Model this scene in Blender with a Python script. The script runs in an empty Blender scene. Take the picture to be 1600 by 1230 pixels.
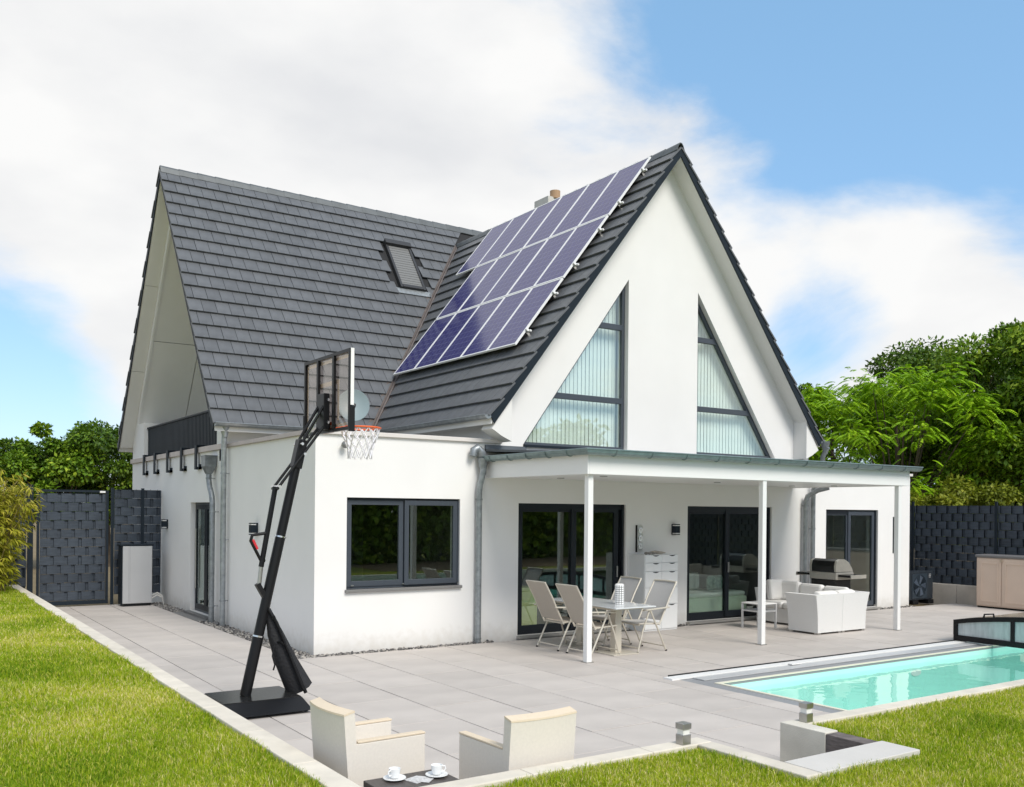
import bpy, bmesh, math, random
import numpy as np
from mathutils import Vector, Matrix
from mathutils.geometry import tessellate_polygon
random.seed(7); rng = np.random.default_rng(7)
R = math.radians
scene = bpy.context.scene
COL = scene.collection

# ------------------------------------------------------------------ camera
CAM = Vector((-5.21, -12.833, 2.13))
_r = Vector((0.829, -0.559, 0.0092)).normalized()
_yaw, _pit, _rol = R(34.01), R(-0.1), R(0.53)
fw = Vector((math.sin(_yaw)*math.cos(_pit), math.cos(_yaw)*math.cos(_pit), math.sin(_pit)))
rt0 = Vector((math.cos(_yaw), -math.sin(_yaw), 0)); up0 = rt0.cross(fw)
rt = rt0*math.cos(_rol) + up0*math.sin(_rol)
up = -rt0*math.sin(_rol) + up0*math.cos(_rol)
cd = bpy.data.cameras.new('camera'); cam = bpy.data.objects.new('camera', cd); COL.objects.link(cam)
cd.sensor_width = 36; cd.lens = 36*1460/1600; cd.shift_y = (800-615)/1600
cd.clip_start = 0.1; cd.clip_end = 4000
cam.matrix_world = Matrix(((rt.x, up.x, -fw.x, CAM.x), (rt.y, up.y, -fw.y, CAM.y), (rt.z, up.z, -fw.z, CAM.z), (0, 0, 0, 1)))
scene.camera = cam
def pix_dir(u, v):
    return rt*((u-800)/1460) + up*(-(v-800)/1460) + fw
def at_depth(u, v, d):
    return CAM + pix_dir(u, v)*d
def project(p):
    q = Vector(p)-CAM; d = q.dot(fw)
    return 800+1460*q.dot(rt)/d, 800-1460*q.dot(up)/d, d

# ------------------------------------------------------------------ world, sun, exposure
SUN = Vector((0.04, -0.70, 0.71)).normalized()       # direction towards the sun
w = bpy.data.worlds.new('World'); scene.world = w; w.use_nodes = True
nt = w.node_tree; nt.nodes.clear()
N = nt.nodes.new; L = nt.links.new
out = N('ShaderNodeOutputWorld'); bg = N('ShaderNodeBackground'); L(bg.outputs[0], out.inputs[0])
bg.inputs[1].default_value = 0.125
sky = N('ShaderNodeTexSky'); sky.sky_type = 'NISHITA'; sky.sun_disc = False
sky.sun_elevation = math.asin(SUN.z); sky.sun_rotation = math.atan2(SUN.x, SUN.y)
sky.air_density = 1.0; sky.dust_density = 0.6; sky.ozone_density = 2.2
tc = N('ShaderNodeTexCoord')
def lobe(u, v, power, amp):
    d = pix_dir(u, v).normalized()
    a = N('ShaderNodeVectorMath'); a.operation = 'DOT_PRODUCT'; a.inputs[1].default_value = d; L(tc.outputs['Generated'], a.inputs[0])
    b = N('ShaderNodeMath'); b.operation = 'MAXIMUM'; b.inputs[1].default_value = 0; L(a.outputs['Value'], b.inputs[0])
    c = N('ShaderNodeMath'); c.operation = 'POWER'; c.inputs[1].default_value = power; L(b.outputs[0], c.inputs[0])
    e = N('ShaderNodeMath'); e.operation = 'MULTIPLY'; e.inputs[1].default_value = amp; L(c.outputs[0], e.inputs[0])
    return e.outputs[0]
mp = N('ShaderNodeMapping'); mp.inputs['Scale'].default_value = (1, 1, 2.1); mp.inputs['Location'].default_value = (3.1, 1.4, 0.6)
L(tc.outputs['Generated'], mp.inputs[0])
n1 = N('ShaderNodeTexNoise'); n1.inputs['Scale'].default_value = 2.6; n1.inputs['Detail'].default_value = 7; n1.inputs['Roughness'].default_value = 0.56; n1.inputs['Distortion'].default_value = 0.25
L(mp.outputs[0], n1.inputs['Vector'])
acc = n1.outputs['Fac']
for args in ((330, 230, 10, 0.34), (1440, 30, 44, -0.66), (30, 610, 150, -0.42), (1430, 430, 110, 0.52), (1230, 250, 500, -0.12), (1300, 540, 300, -0.24), (950, 480, 60, 0.12)):
    s = N('ShaderNodeMath'); s.operation = 'ADD'; L(acc, s.inputs[0]); L(lobe(*args), s.inputs[1]); acc = s.outputs[0]
cr = N('ShaderNodeValToRGB'); cr.color_ramp.interpolation = 'EASE'
cr.color_ramp.elements[0].position = 0.36; cr.color_ramp.elements[1].position = 0.62
L(acc, cr.inputs[0])
n2 = N('ShaderNodeTexNoise'); n2.inputs['Scale'].default_value = 4.2; n2.inputs['Detail'].default_value = 7; L(mp.outputs[0], n2.inputs['Vector'])
c2 = N('ShaderNodeValToRGB'); c2.color_ramp.elements[0].position = 0.3; c2.color_ramp.elements[1].position = 0.62
c2.color_ramp.elements[0].color = (3.6, 3.65, 3.75, 1); c2.color_ramp.elements[1].color = (4.4, 4.4, 4.37, 1)
L(n2.outputs['Fac'], c2.inputs[0])
skym = N('ShaderNodeMix'); skym.data_type = 'RGBA'; skym.blend_type = 'MULTIPLY'; skym.inputs[0].default_value = 1.0
L(sky.outputs[0], skym.inputs[6]); skym.inputs[7].default_value = (1.08, 1.04, 1.12, 1)
skyb = N('ShaderNodeMix'); skyb.data_type = 'RGBA'; skyb.inputs[0].default_value = 0.6; L(skym.outputs[2], skyb.inputs[6]); skyb.inputs[7].default_value = (1.2, 2.45, 3.6, 1)
mx = N('ShaderNodeMix'); mx.data_type = 'RGBA'
L(cr.outputs[0], mx.inputs[0]); L(skyb.outputs[2], mx.inputs[6]); L(c2.outputs[0], mx.inputs[7])
L(mx.outputs[2], bg.inputs[0])
sl = bpy.data.lights.new('sun', 'SUN'); sl.energy = 1.8; sl.angle = R(26); sl.color = (1.0, 0.96, 0.89)
so = bpy.data.objects.new('sun', sl); COL.objects.link(so)
so.rotation_euler = (-SUN).to_track_quat('-Z', 'Y').to_euler(); so.location = (0, -20, 30)
vs = scene.view_settings; vs.view_transform = 'Standard'; vs.look = 'None'; vs.gamma = 1; vs.exposure = 0.82; vs.use_curve_mapping = False

# ------------------------------------------------------------------ helpers
MATS = {}
def mat(name, color, rough=0.6, metal=0.0, var=0.0, vscale=6.0, bump=0.0, bscale=120.0, spec=0.5, stretch=None, color2=None, detail=4.0, coat=0.0, sub=0.0):
    if name in MATS: return MATS[name]
    m = bpy.data.materials.new(name); m.use_nodes = True; t = m.node_tree
    p = t.nodes['Principled BSDF']
    p.inputs['Base Color'].default_value = (*color, 1); p.inputs['Roughness'].default_value = rough
    p.inputs['Metallic'].default_value = metal; p.inputs['Specular IOR Level'].default_value = spec
    if coat: p.inputs['Coat Weight'].default_value = coat
    co = t.nodes.new('ShaderNodeTexCoord'); geo = co.outputs['Object']
    if stretch:
        mpn = t.nodes.new('ShaderNodeMapping'); mpn.inputs['Scale'].default_value = stretch
        t.links.new(geo, mpn.inputs[0]); geo = mpn.outputs[0]
    if var > 0 or color2:
        nz = t.nodes.new('ShaderNodeTexNoise'); nz.inputs['Scale'].default_value = vscale; nz.inputs['Detail'].default_value = detail
        t.links.new(geo, nz.inputs['Vector'])
        r = t.nodes.new('ShaderNodeValToRGB'); r.color_ramp.elements[0].position = 0.3; r.color_ramp.elements[1].position = 0.7
        c2_ = color2 or tuple(min(1, c*(1+var)) for c in color)
        c1_ = color if color2 else tuple(c*(1-var) for c in color)
        r.color_ramp.elements[0].color = (*c1_, 1); r.color_ramp.elements[1].color = (*c2_, 1)
        oi = t.nodes.new('ShaderNodeObjectInfo'); hs = t.nodes.new('ShaderNodeHueSaturation')
        mr = t.nodes.new('ShaderNodeMapRange'); mr.inputs[3].default_value = 1-var*0.7; mr.inputs[4].default_value = 1+var*0.7
        t.links.new(oi.outputs['Random'], mr.inputs[0]); t.links.new(mr.outputs[0], hs.inputs['Value'])
        t.links.new(nz.outputs['Fac'], r.inputs[0]); t.links.new(r.outputs[0], hs.inputs['Color']); t.links.new(hs.outputs[0], p.inputs['Base Color'])
    if bump > 0:
        nb = t.nodes.new('ShaderNodeTexNoise'); nb.inputs['Scale'].default_value = bscale; nb.inputs['Detail'].default_value = 3
        t.links.new(geo, nb.inputs['Vector'])
        b = t.nodes.new('ShaderNodeBump'); b.inputs['Strength'].default_value = bump; b.inputs['Distance'].default_value = 0.01
        t.links.new(nb.outputs['Fac'], b.inputs['Height']); t.links.new(b.outputs[0], p.inputs['Normal'])
    MATS[name] = m; return m
def glassmat(name, tint, ior=1.7, rough=0.0, refl=(0.95, 1, 0.98), ripple=0.0):
    m = bpy.data.materials.new(name); m.use_nodes = True; t = m.node_tree; t.nodes.clear()
    o = t.nodes.new('ShaderNodeOutputMaterial'); mixn = t.nodes.new('ShaderNodeMixShader')
    tr = t.nodes.new('ShaderNodeBsdfTransparent'); tr.inputs[0].default_value = (*tint, 1)
    gl = t.nodes.new('ShaderNodeBsdfGlossy'); gl.inputs['Roughness'].default_value = rough; gl.inputs[0].default_value = (*refl, 1)
    fr = t.nodes.new('ShaderNodeFresnel')
    gm_ = t.nodes.new('ShaderNodeNewGeometry'); io = t.nodes.new('ShaderNodeMix'); io.inputs[2].default_value = ior; io.inputs[3].default_value = 1/ior
    t.links.new(gm_.outputs['Backfacing'], io.inputs[0]); t.links.new(io.outputs[0], fr.inputs[0])      # same reflectance from both sides
    t.links.new(fr.outputs[0], mixn.inputs[0]); t.links.new(tr.outputs[0], mixn.inputs[1]); t.links.new(gl.outputs[0], mixn.inputs[2]); t.links.new(mixn.outputs[0], o.inputs[0])
    if ripple:
        co = t.nodes.new('ShaderNodeTexCoord'); nb = t.nodes.new('ShaderNodeTexNoise'); nb.inputs['Scale'].default_value = 2.2; nb.inputs['Detail'].default_value = 2
        b = t.nodes.new('ShaderNodeBump'); b.inputs['Strength'].default_value = ripple; b.inputs['Distance'].default_value = 0.02
        t.links.new(co.outputs['Object'], nb.inputs['Vector']); t.links.new(nb.outputs['Fac'], b.inputs['Height'])
        t.links.new(b.outputs[0], gl.inputs['Normal']); t.links.new(b.outputs[0], fr.inputs['Normal'])
    MATS[name] = m; return m

class MB:
    def __init__(s): s.v = []; s.f = []
    def add(s, vs, fs):
        o = len(s.v); s.v += [tuple(v) for v in vs]; s.f += [tuple(i+o for i in f) for f in fs]; return s
    def box(s, x0, x1, y0, y1, z0, z1):
        return s.add([(x0,y0,z0),(x1,y0,z0),(x1,y1,z0),(x0,y1,z0),(x0,y0,z1),(x1,y0,z1),(x1,y1,z1),(x0,y1,z1)],
                     [(0,3,2,1),(4,5,6,7),(0,1,5,4),(1,2,6,5),(2,3,7,6),(3,0,4,7)])
    def bar(s, p0, p1, wd, ht, upv=(0,0,1)):
        p0, p1 = Vector(p0), Vector(p1); d = (p1-p0).normalized(); u = Vector(upv)
        sd = d.cross(u)
        if sd.length < 1e-4: sd = d.cross(Vector((1,0,0)))
        sd.normalize(); u = sd.cross(d); a, b = sd*wd/2, u*ht/2
        return s.add([p0-a-b, p0+a-b, p0+a+b, p0-a+b, p1-a-b, p1+a-b, p1+a+b, p1-a+b],
                     [(0,1,2,3),(7,6,5,4),(0,4,5,1),(1,5,6,2),(2,6,7,3),(3,7,4,0)])
    def tube(s, pts, r, n=8, cap=True):
        pts = [Vector(p) for p in pts]; rs = r if isinstance(r, (list, tuple)) else [r]*len(pts)
        rings = []; ref = None; base = len(s.v)
        for i, p in enumerate(pts):
            if i == 0: d = pts[1]-p
            elif i == len(pts)-1: d = p-pts[i-1]
            else: d = (pts[i+1]-p).normalized()+(p-pts[i-1]).normalized()
            d.normalize()
            if ref is None: ref = d.orthogonal()
            a = (ref-d*ref.dot(d)); 
            if a.length < 1e-5: a = d.orthogonal()
            a.normalize(); ref = a; b = d.cross(a)
            for k in range(n):
                t = 2*math.pi*k/n; s.v.append(tuple(p+(a*math.cos(t)+b*math.sin(t))*rs[i]))
        for i in range(len(pts)-1):
            for k in range(n):
                o = base+i*n; k2 = (k+1) % n
                s.f.append((o+k, o+k2, o+n+k2, o+n+k))
        if cap:
            s.f.append(tuple(base+k for k in reversed(range(n)))); o = base+(len(pts)-1)*n; s.f.append(tuple(o+k for k in range(n)))
        return s
    def lathe(s, prof, n=20, c=(0,0,0), axis='z'):
        base = len(s.v)
        for r, z in prof:
            for k in range(n):
                t = 2*math.pi*k/n; q = (r*math.cos(t), r*math.sin(t), z)
                if axis == 'y': q = (q[0], -q[2], q[1])
                if axis == 'x': q = (q[2], q[0], q[1])
                s.v.append((c[0]+q[0], c[1]+q[1], c[2]+q[2]))
        for i in range(len(prof)-1):
            for k in range(n):
                o = base+i*n; k2 = (k+1) % n; s.f.append((o+k, o+k2, o+n+k2, o+n+k))
        s.f.append(tuple(base+k for k in reversed(range(n)))); o = base+(len(prof)-1)*n; s.f.append(tuple(o+k for k in range(n)))
        return s
    def prism(s, poly, plane, a, b, holes=()):
        # polygon in a plane ('xz' extruded along y, 'yz' along x, 'xy' along z) from a to b, holes allowed
        mapf = {'xz': lambda p, t: (p[0], t, p[1]), 'yz': lambda p, t: (t, p[0], p[1]), 'xy': lambda p, t: (p[0], p[1], t)}[plane]
        loops = [list(poly)]+[list(h) for h in holes]; flat = [p for l in loops for p in l]
        tris = tessellate_polygon([[Vector((p[0], p[1], 0)) for p in l] for l in loops])
        n = len(flat); vs = [mapf(p, a) for p in flat]+[mapf(p, b) for p in flat]; fs = []
        for t in tris: fs.append(tuple(t)); fs.append(tuple(i+n for i in reversed(t)))
        o = 0
        for l in loops:
            k = len(l)
            for i in range(k):
                j = (i+1) % k; fs.append((o+i, o+j, o+j+n, o+i+n))
            o += k
        return s.add(vs, fs)
    def build(s, name, m, parent=None, smooth=False, bevel=0.0, fix=True, loc=None):
        me = bpy.data.meshes.new(name); me.from_pydata(s.v, [], s.f); me.update()
        if fix:
            b = bmesh.new(); b.from_mesh(me); bmesh.ops.recalc_face_normals(b, faces=b.faces); b.to_mesh(me); b.free()
        if smooth:
            me.polygons.foreach_set('use_smooth', [True]*len(me.polygons))
            try: me.set_sharp_from_angle(angle=R(40))
            except Exception: pass
        o = bpy.data.objects.new(name, me); COL.objects.link(o)
        me.materials.append(m)
        if parent: o.parent = parent
        if loc is not None: o.location = loc
        if bevel:
            md = o.modifiers.new('bevel', 'BEVEL'); md.width = bevel; md.segments = 2; md.limit_method = 'ANGLE'; md.angle_limit = R(40)
        return o
def tag(o, label=None, cat=None, group=None, kind=None):
    if label: o['label'] = label
    if cat: o['category'] = cat
    if group: o['group'] = group
    if kind: o['kind'] = kind
    return o
def thing(name, label, cat, loc=(0,0,0), rz=0.0, group=None):
    o = bpy.data.objects.new(name, None); COL.objects.link(o); o.empty_display_size = 0.2
    o.location = loc; o.rotation_euler = (0, 0, rz); return tag(o, label, cat, group)
def copy_tree(o, parent=None):
    c = o.copy(); COL.objects.link(c); c.parent = parent
    for ch in list(o.children): copy_tree(ch, c)
    return c
def np_mesh(name, V, F, m, parent=None, smooth=False, attr=None):
    V = np.asarray(V, np.float32); F = np.asarray(F, np.int32); k = F.shape[1]
    me = bpy.data.meshes.new(name); me.vertices.add(len(V)); me.vertices.foreach_set('co', V.ravel())
    me.loops.add(F.size); me.loops.foreach_set('vertex_index', F.ravel())
    me.polygons.add(len(F)); me.polygons.foreach_set('loop_start', np.arange(0, F.size, k, dtype=np.int32)); me.polygons.foreach_set('loop_total', np.full(len(F), k, np.int32))
    if attr is not None:
        a = me.attributes.new('rnd', 'FLOAT', 'POINT'); a.data.foreach_set('value', np.asarray(attr, np.float32))
    me.update(calc_edges=True); me.validate()
    if smooth: me.polygons.foreach_set('use_smooth', [True]*len(me.polygons))
    o = bpy.data.objects.new(name, me); COL.objects.link(o); me.materials.append(m)
    if parent: o.parent = parent
    return o
def rect(x0, x1, z0, z1): return [(x0, z0), (x1, z0), (x1, z1), (x0, z1)]
def gutter_run(mb, pts, side, r=0.065):
    # half-round gutter along a polyline (level); side = +1/-1 tells which side of travel the bowl hangs on
    pts = [Vector(p) for p in pts]; n = 9; secs = []
    for i, p in enumerate(pts):
        ds = []
        if i > 0: ds.append((p-pts[i-1]).normalized())
        if i < len(pts)-1: ds.append((pts[i+1]-p).normalized())
        ns = [Vector((d.y, -d.x, 0))*side for d in ds]
        nn = ns[0] if len(ns) == 1 else (ns[0]+ns[1])/(1+ns[0].dot(ns[1]))
        sec = []
        for rr in (r, r-0.006):
            arc = [p+nn*(r+rr*-math.cos(math.pi*k/n))+Vector((0,0,-rr*math.sin(math.pi*k/n))) for k in range(n+1)]
            sec += arc if rr == r else arc[::-1]
        secs.append(sec)
    m = len(secs[0]); base = len(mb.v)
    for s_ in secs: mb.v += [tuple(q) for q in s_]
    for i in range(len(secs)-1):
        for k in range(m):
            o = base+i*m; k2 = (k+1) % m; mb.f.append((o+k, o+k2, o+m+k2, o+m+k))
    mb.f.append(tuple(base+k for k in range(n+1))); o = base+(len(secs)-1)*m; mb.f.append(tuple(o+k for k in range(n+1)))
    # rolled front bead
    beads = [s_[n] for s_ in secs]; mb.tube(beads, 0.011, 6)
    return mb

# ------------------------------------------------------------------ materials
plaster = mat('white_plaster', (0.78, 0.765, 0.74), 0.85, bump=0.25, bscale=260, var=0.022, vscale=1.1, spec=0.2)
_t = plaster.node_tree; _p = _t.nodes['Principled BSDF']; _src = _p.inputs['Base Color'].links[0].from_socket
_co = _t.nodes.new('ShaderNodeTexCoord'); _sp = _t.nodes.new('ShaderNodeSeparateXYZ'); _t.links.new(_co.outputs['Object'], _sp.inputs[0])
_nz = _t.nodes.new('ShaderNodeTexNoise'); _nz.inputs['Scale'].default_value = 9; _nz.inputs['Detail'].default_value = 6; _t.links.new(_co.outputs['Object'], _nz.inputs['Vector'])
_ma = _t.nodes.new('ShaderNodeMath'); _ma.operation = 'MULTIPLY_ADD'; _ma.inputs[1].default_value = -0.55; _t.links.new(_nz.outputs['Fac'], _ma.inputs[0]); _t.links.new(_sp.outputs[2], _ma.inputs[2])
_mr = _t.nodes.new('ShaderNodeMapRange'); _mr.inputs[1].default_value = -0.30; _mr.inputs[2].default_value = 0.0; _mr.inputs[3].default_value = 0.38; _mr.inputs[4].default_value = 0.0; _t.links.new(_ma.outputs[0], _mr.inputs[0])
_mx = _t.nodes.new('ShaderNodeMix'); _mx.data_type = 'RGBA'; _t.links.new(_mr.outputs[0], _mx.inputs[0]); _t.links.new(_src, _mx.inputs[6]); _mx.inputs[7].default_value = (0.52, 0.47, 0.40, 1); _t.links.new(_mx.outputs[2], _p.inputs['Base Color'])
soffit_m = mat('soffit_board', (0.74, 0.725, 0.695), 0.7, var=0.02, vscale=2)
grey_board = mat('grey_cladding', (0.80, 0.79, 0.765), 0.6, var=0.02, vscale=2)
white_paint = mat('white_paint', (0.80, 0.79, 0.77), 0.45)
anth = mat('anthracite_metal', (0.017, 0.024, 0.032), 0.5, spec=0.12, var=0.08, vscale=5)
anth_frame = mat('anthracite_window_frame', (0.050, 0.060, 0.075), 0.38)
black_frame = mat('dark_door_frame', (0.014, 0.018, 0.023), 0.4, spec=0.25)
tile_m = mat('roof_tile_clay', (0.108, 0.112, 0.118), 0.42, var=0.13, vscale=5, bump=0.06, bscale=60, spec=0.4)
underlay = mat('roof_underlay', (0.02, 0.02, 0.021), 0.9)
zinc = mat('zinc', (0.27, 0.29, 0.30), 0.42, metal=0.6, var=0.2, vscale=14, bump=0.05, bscale=30)
zinc_green = mat('zinc_gutter', (0.20, 0.255, 0.255), 0.42, metal=0.5, var=0.14, vscale=10)
coping_m = mat('coping_metal', (0.40, 0.35, 0.32), 0.4, metal=0.5, var=0.08, vscale=4)
coping_w = mat('coping_light', (0.66, 0.62, 0.58), 0.5, var=0.03, vscale=3)
valley_m = mat('valley_metal', (0.15, 0.125, 0.115), 0.5, metal=0.4, var=0.15, vscale=8)
granite = mat('granite_sill', (0.16, 0.155, 0.15), 0.5, var=0.3, vscale=160)
terr_m = mat('terrace_slab', (0.505, 0.460, 0.422), 0.62, var=0.085, vscale=1.3, bump=0.08, bscale=60, spec=0.3, stretch=(1, 1.6, 1), detail=8)
sand_m = mat('joint_sand', (0.115, 0.105, 0.095), 0.95, var=0.2, vscale=20)
kerb_m = mat('kerb_concrete', (0.64, 0.585, 0.495), 0.85, var=0.09, vscale=5, bump=0.2, bscale=150)
conc_m = mat('wall_concrete', (0.60, 0.565, 0.49), 0.9, var=0.12, vscale=4, bump=0.25, bscale=90)
brown_m = mat('brown_timber_face', (0.105, 0.088, 0.082), 0.8, var=0.35, vscale=14, stretch=(1, 1, 5), bump=0.2, bscale=60)
glass = glassmat('window_glass', (0.92, 0.965, 0.94), 1.9, refl=(0.9, 0.98, 0.95))
glass_up = glassmat('gable_glass', (0.955, 0.985, 0.965), 2.1, refl=(0.93, 1.0, 0.97))
acryl = glassmat('clear_acrylic', (0.93, 0.86, 0.82), 1.35, 0.03)
poly = glassmat('polycarbonate', (0.80, 0.86, 0.86), 1.5, 0.08)
black_pl = mat('black_plastic', (0.009, 0.009, 0.010), 0.45, spec=0.25, var=0.1, vscale=8)
black_steel = mat('black_steel', (0.008, 0.008, 0.009), 0.38, spec=0.25)
plate_m = mat('black_ballast_plate', (0.03, 0.03, 0.03), 0.22, metal=0.5, var=0.5, vscale=3)
chrome = mat('chrome', (0.7, 0.7, 0.7), 0.2, metal=1)
orange = mat('orange_rim', (0.75, 0.13, 0.03), 0.4)
red = mat('red_plastic', (0.55, 0.03, 0.04), 0.4)
net_m = mat('white_net', (0.80, 0.79, 0.82), 0.8)
steel = mat('brushed_steel', (0.45, 0.44, 0.42), 0.35, metal=0.9, var=0.08, vscale=8)
silver = mat('silver_paint', (0.50, 0.50, 0.50), 0.4, metal=0.3, var=0.03, vscale=2)
wicker = mat('wicker_white', (0.76, 0.75, 0.73), 0.7, bump=0.6, bscale=90, stretch=(1, 1, 6), var=0.03, vscale=30)
cushion = mat('white_cushion', (0.74, 0.72, 0.69), 0.9, bump=0.2, bscale=35, var=0.03, vscale=6)
beige_frame = mat('beige_aluminium', (0.60, 0.555, 0.47), 0.4, metal=0.25)
textile = mat('taupe_textilene', (0.42, 0.375, 0.32), 0.75, var=0.05, vscale=80, bump=0.2, bscale=300)
textile_g = mat('grey_textilene', (0.46, 0.45, 0.44), 0.75, var=0.05, vscale=80, bump=0.2, bscale=300)
arm_fabric = mat('sand_fabric', (0.70, 0.65, 0.58), 0.85, bump=0.2, bscale=260, var=0.03, vscale=50)
arm_top = mat('sand_fabric_top', (0.70, 0.585, 0.44), 0.85, bump=0.3, bscale=260, var=0.03, vscale=50)
porcelain = mat('porcelain', (0.85, 0.85, 0.84), 0.15, spec=0.6)
dark_wood = mat('dark_table', (0.085, 0.072, 0.065), 0.4, var=0.3, vscale=9, stretch=(8, 1, 1))
shed_m = mat('beige_plastic', (0.64, 0.50, 0.40), 0.6, var=0.03, vscale=3, bump=0.1, bscale=60)
shed_lid = mat('grey_lid', (0.16, 0.155, 0.155), 0.55)
fence_m = mat('fence_strip_plastic', (0.045, 0.056, 0.072), 0.5, spec=0.3, var=0.22, vscale=4, bump=0.08, bscale=40, stretch=(1, 1, 8))
plinth_m = mat('plinth_concrete', (0.56, 0.50, 0.43), 0.9, var=0.12, vscale=3, bump=0.2, bscale=60)
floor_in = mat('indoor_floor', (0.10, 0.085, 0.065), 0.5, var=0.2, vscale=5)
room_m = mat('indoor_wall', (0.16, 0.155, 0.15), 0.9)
mint = mat('mint_upholstery', (0.80, 0.90, 0.70), 0.9, var=0.05, vscale=8)
lemon = mat('lemon_cabinet', (0.80, 0.78, 0.36), 0.7, var=0.05, vscale=5)
blind_m = mat('vertical_blind_fabric', (0.86, 0.885, 0.86), 0.8, var=0.05, vscale=4)
liner = mat('pool_liner', (0.48, 0.85, 0.76), 0.6, var=0.03, vscale=2)
liner_l = mat('pool_step', (0.72, 0.88, 0.83), 0.6)
water = glassmat('pool_water', (0.88, 0.985, 0.965), 1.33, 0.0, refl=(1, 1, 1), ripple=0.3)
cream = mat('cream_coping', (0.72, 0.68, 0.55), 0.6)
rail_m = mat('rail_aluminium', (0.62, 0.62, 0.62), 0.4, metal=0.3)
rail_d = mat('grey_rail', (0.27, 0.275, 0.285), 0.5)
stone_m = mat('slate_gravel', (0.20, 0.185, 0.17), 0.8, var=0.55, vscale=7, detail=1)
dish_m = mat('dish_paint', (0.24, 0.30, 0.31), 0.45, var=0.04, vscale=3)
roofmem = mat('roof_gravel', (0.25, 0.25, 0.24), 0.9, var=0.2, vscale=40)

# ------------------------------------------------------------------ ground
field_m = mat('dry_field', (0.16, 0.115, 0.055), 0.95, color2=(0.20, 0.15, 0.075), vscale=0.8, bump=0.4, bscale=12)
gz = -0.12; gx0, gx1, gy0, gy1 = 3.35, 11.9, -7.75, -4.55       # opening for the pool basin
g = MB().add([(-600,-600,gz), (600,-600,gz), (600,gy0,gz), (-600,gy0,gz), (-600,gy1,gz), (600,gy1,gz), (600,900,gz), (-600,900,gz), (gx0,gy0,gz), (gx0,gy1,gz), (gx1,gy0,gz), (gx1,gy1,gz)],
             [(0,1,2,10,8,3), (3,8,9,4), (10,2,5,11), (4,9,11,5,6,7)]).build('ground', field_m, fix=False)
tag(g, kind='structure')
# bedding under the slabs with the pool cut out
b = MB().prism(rect(-2.86, 16.3, -7.98, 0.0), 'xy', -0.11, -0.045, holes=[rect(3.3, 12.0, -7.75, -4.55)])
b.box(-2.86, 0.0, 0.0, 8.95, -0.11, -0.045); b.box(-0.31, 0.62, -8.8, -7.98, -0.11, -0.045)
terrace = tag(b.build('terrace', sand_m), kind='structure')
TW, TL, GAP = 0.8, 1.2, 0.006
regions = [(-2.86, -0.31, -7.98, 8.85), (-0.31, 3.2, -7.98, -0.2), (3.2, 16.05, -4.03, -0.2), (12.2, 16.05, -7.98, -4.03), (-0.31, 0.6, -8.77, -7.98)]
mcache = {}
ci = 0
for ci in range(-2, 25):
    x0 = -2.71+TW*(ci-0); x1 = x0+TW
    off = -4.0 if ci % 2 == 1 else -4.6
    for k in range(-5, 12):
        y0 = off+TL*k; y1 = y0+TL
        for (a0, a1, b0, b1) in regions:
            X0, X1, Y0, Y1 = max(x0, a0), min(x1, a1), max(y0, b0), min(y1, b1)
            if X1-X0 < 0.05 or Y1-Y0 < 0.05: continue
            wx, wy = round(X1-X0, 3), round(Y1-Y0, 3)
            if (wx, wy) not in mcache:
                hx, hy = wx/2-GAP, wy/2-GAP; e = 0.003
                me = bpy.data.meshes.new('slab')
                vs_ = [(-hx,-hy,-.04),(hx,-hy,-.04),(hx,hy,-.04),(-hx,hy,-.04),(-hx,-hy,-e),(hx,-hy,-e),(hx,hy,-e),(-hx,hy,-e),(-hx+e,-hy+e,0),(hx-e,-hy+e,0),(hx-e,hy-e,0),(-hx+e,hy-e,0)]
                me.from_pydata(vs_, [], [(0,1,5,4),(1,2,6,5),(2,3,7,6),(3,0,4,7),(4,5,9,8),(5,6,10,9),(6,7,11,10),(7,4,8,11),(8,9,10,11)]); me.materials.append(terr_m); me.update()
                mcache[(wx, wy)] = me
            o = bpy.data.objects.new('slab', mcache[(wx, wy)]); COL.objects.link(o); o.parent = terrace
            o.location = ((X0+X1)/2, (Y0+Y1)/2, random.uniform(-0.0015, 0.0015)); o.rotation_euler = (random.uniform(-.0012, .0012), random.uniform(-.0012, .0012), 0)

# lawns: raised half a metre above the terrace
lawn_m = mat('lawn_soil', (0.20, 0.225, 0.02), 0.95, color2=(0.30, 0.29, 0.05), vscale=5, bump=0.6, bscale=60)
ZL = 0.455
lb = MB()
lb.box(-60, -3.03, -60, 8.9, -0.1, ZL); lb.box(-3.03, -0.45, -60, -8.13, -0.1, ZL); lb.box(-0.45, 0.75, -60, -9.07, -0.1, ZL); lb.box(0.75, 60, -60, -8.13, -0.1, ZL)
tag(lb.build('lawn', lawn_m), kind='structure')
def kerb(name, segs, lab, m=kerb_m):
    t = thing(name, lab, 'kerb', (segs[0][0], segs[0][2], 0))
    ox, oy = segs[0][0], segs[0][2]
    for (x0, x1, y0, y1) in segs:
        MB().box(x0-ox, x1-ox, y0-oy, y1-oy, -0.1, 0.5).build('kerb_stone', m, t, bevel=0.008)
    return t
segs = []
y = -8.13
while y < 8.8: segs.append((-3.03, -2.86, y, min(y+0.996, 8.86))); y += 1.0
kerb('lawn_kerb', segs, 'long pale concrete kerb between left lawn and paved path')
segs = []; x = -2.858
while x < -0.5: segs.append((x, min(x+0.996, -0.302), -8.13, -7.98)); x += 1.0
segs.append((-0.45, -0.302, -9.07, -8.134))
kerb('lawn_kerb', segs, 'pale concrete kerb in front of the two sand armchairs')
segs = []; x = 0.752
while x < 15.9: segs.append((x, min(x+0.996, 16.2), -8.13, -7.98)); x += 1.0
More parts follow.
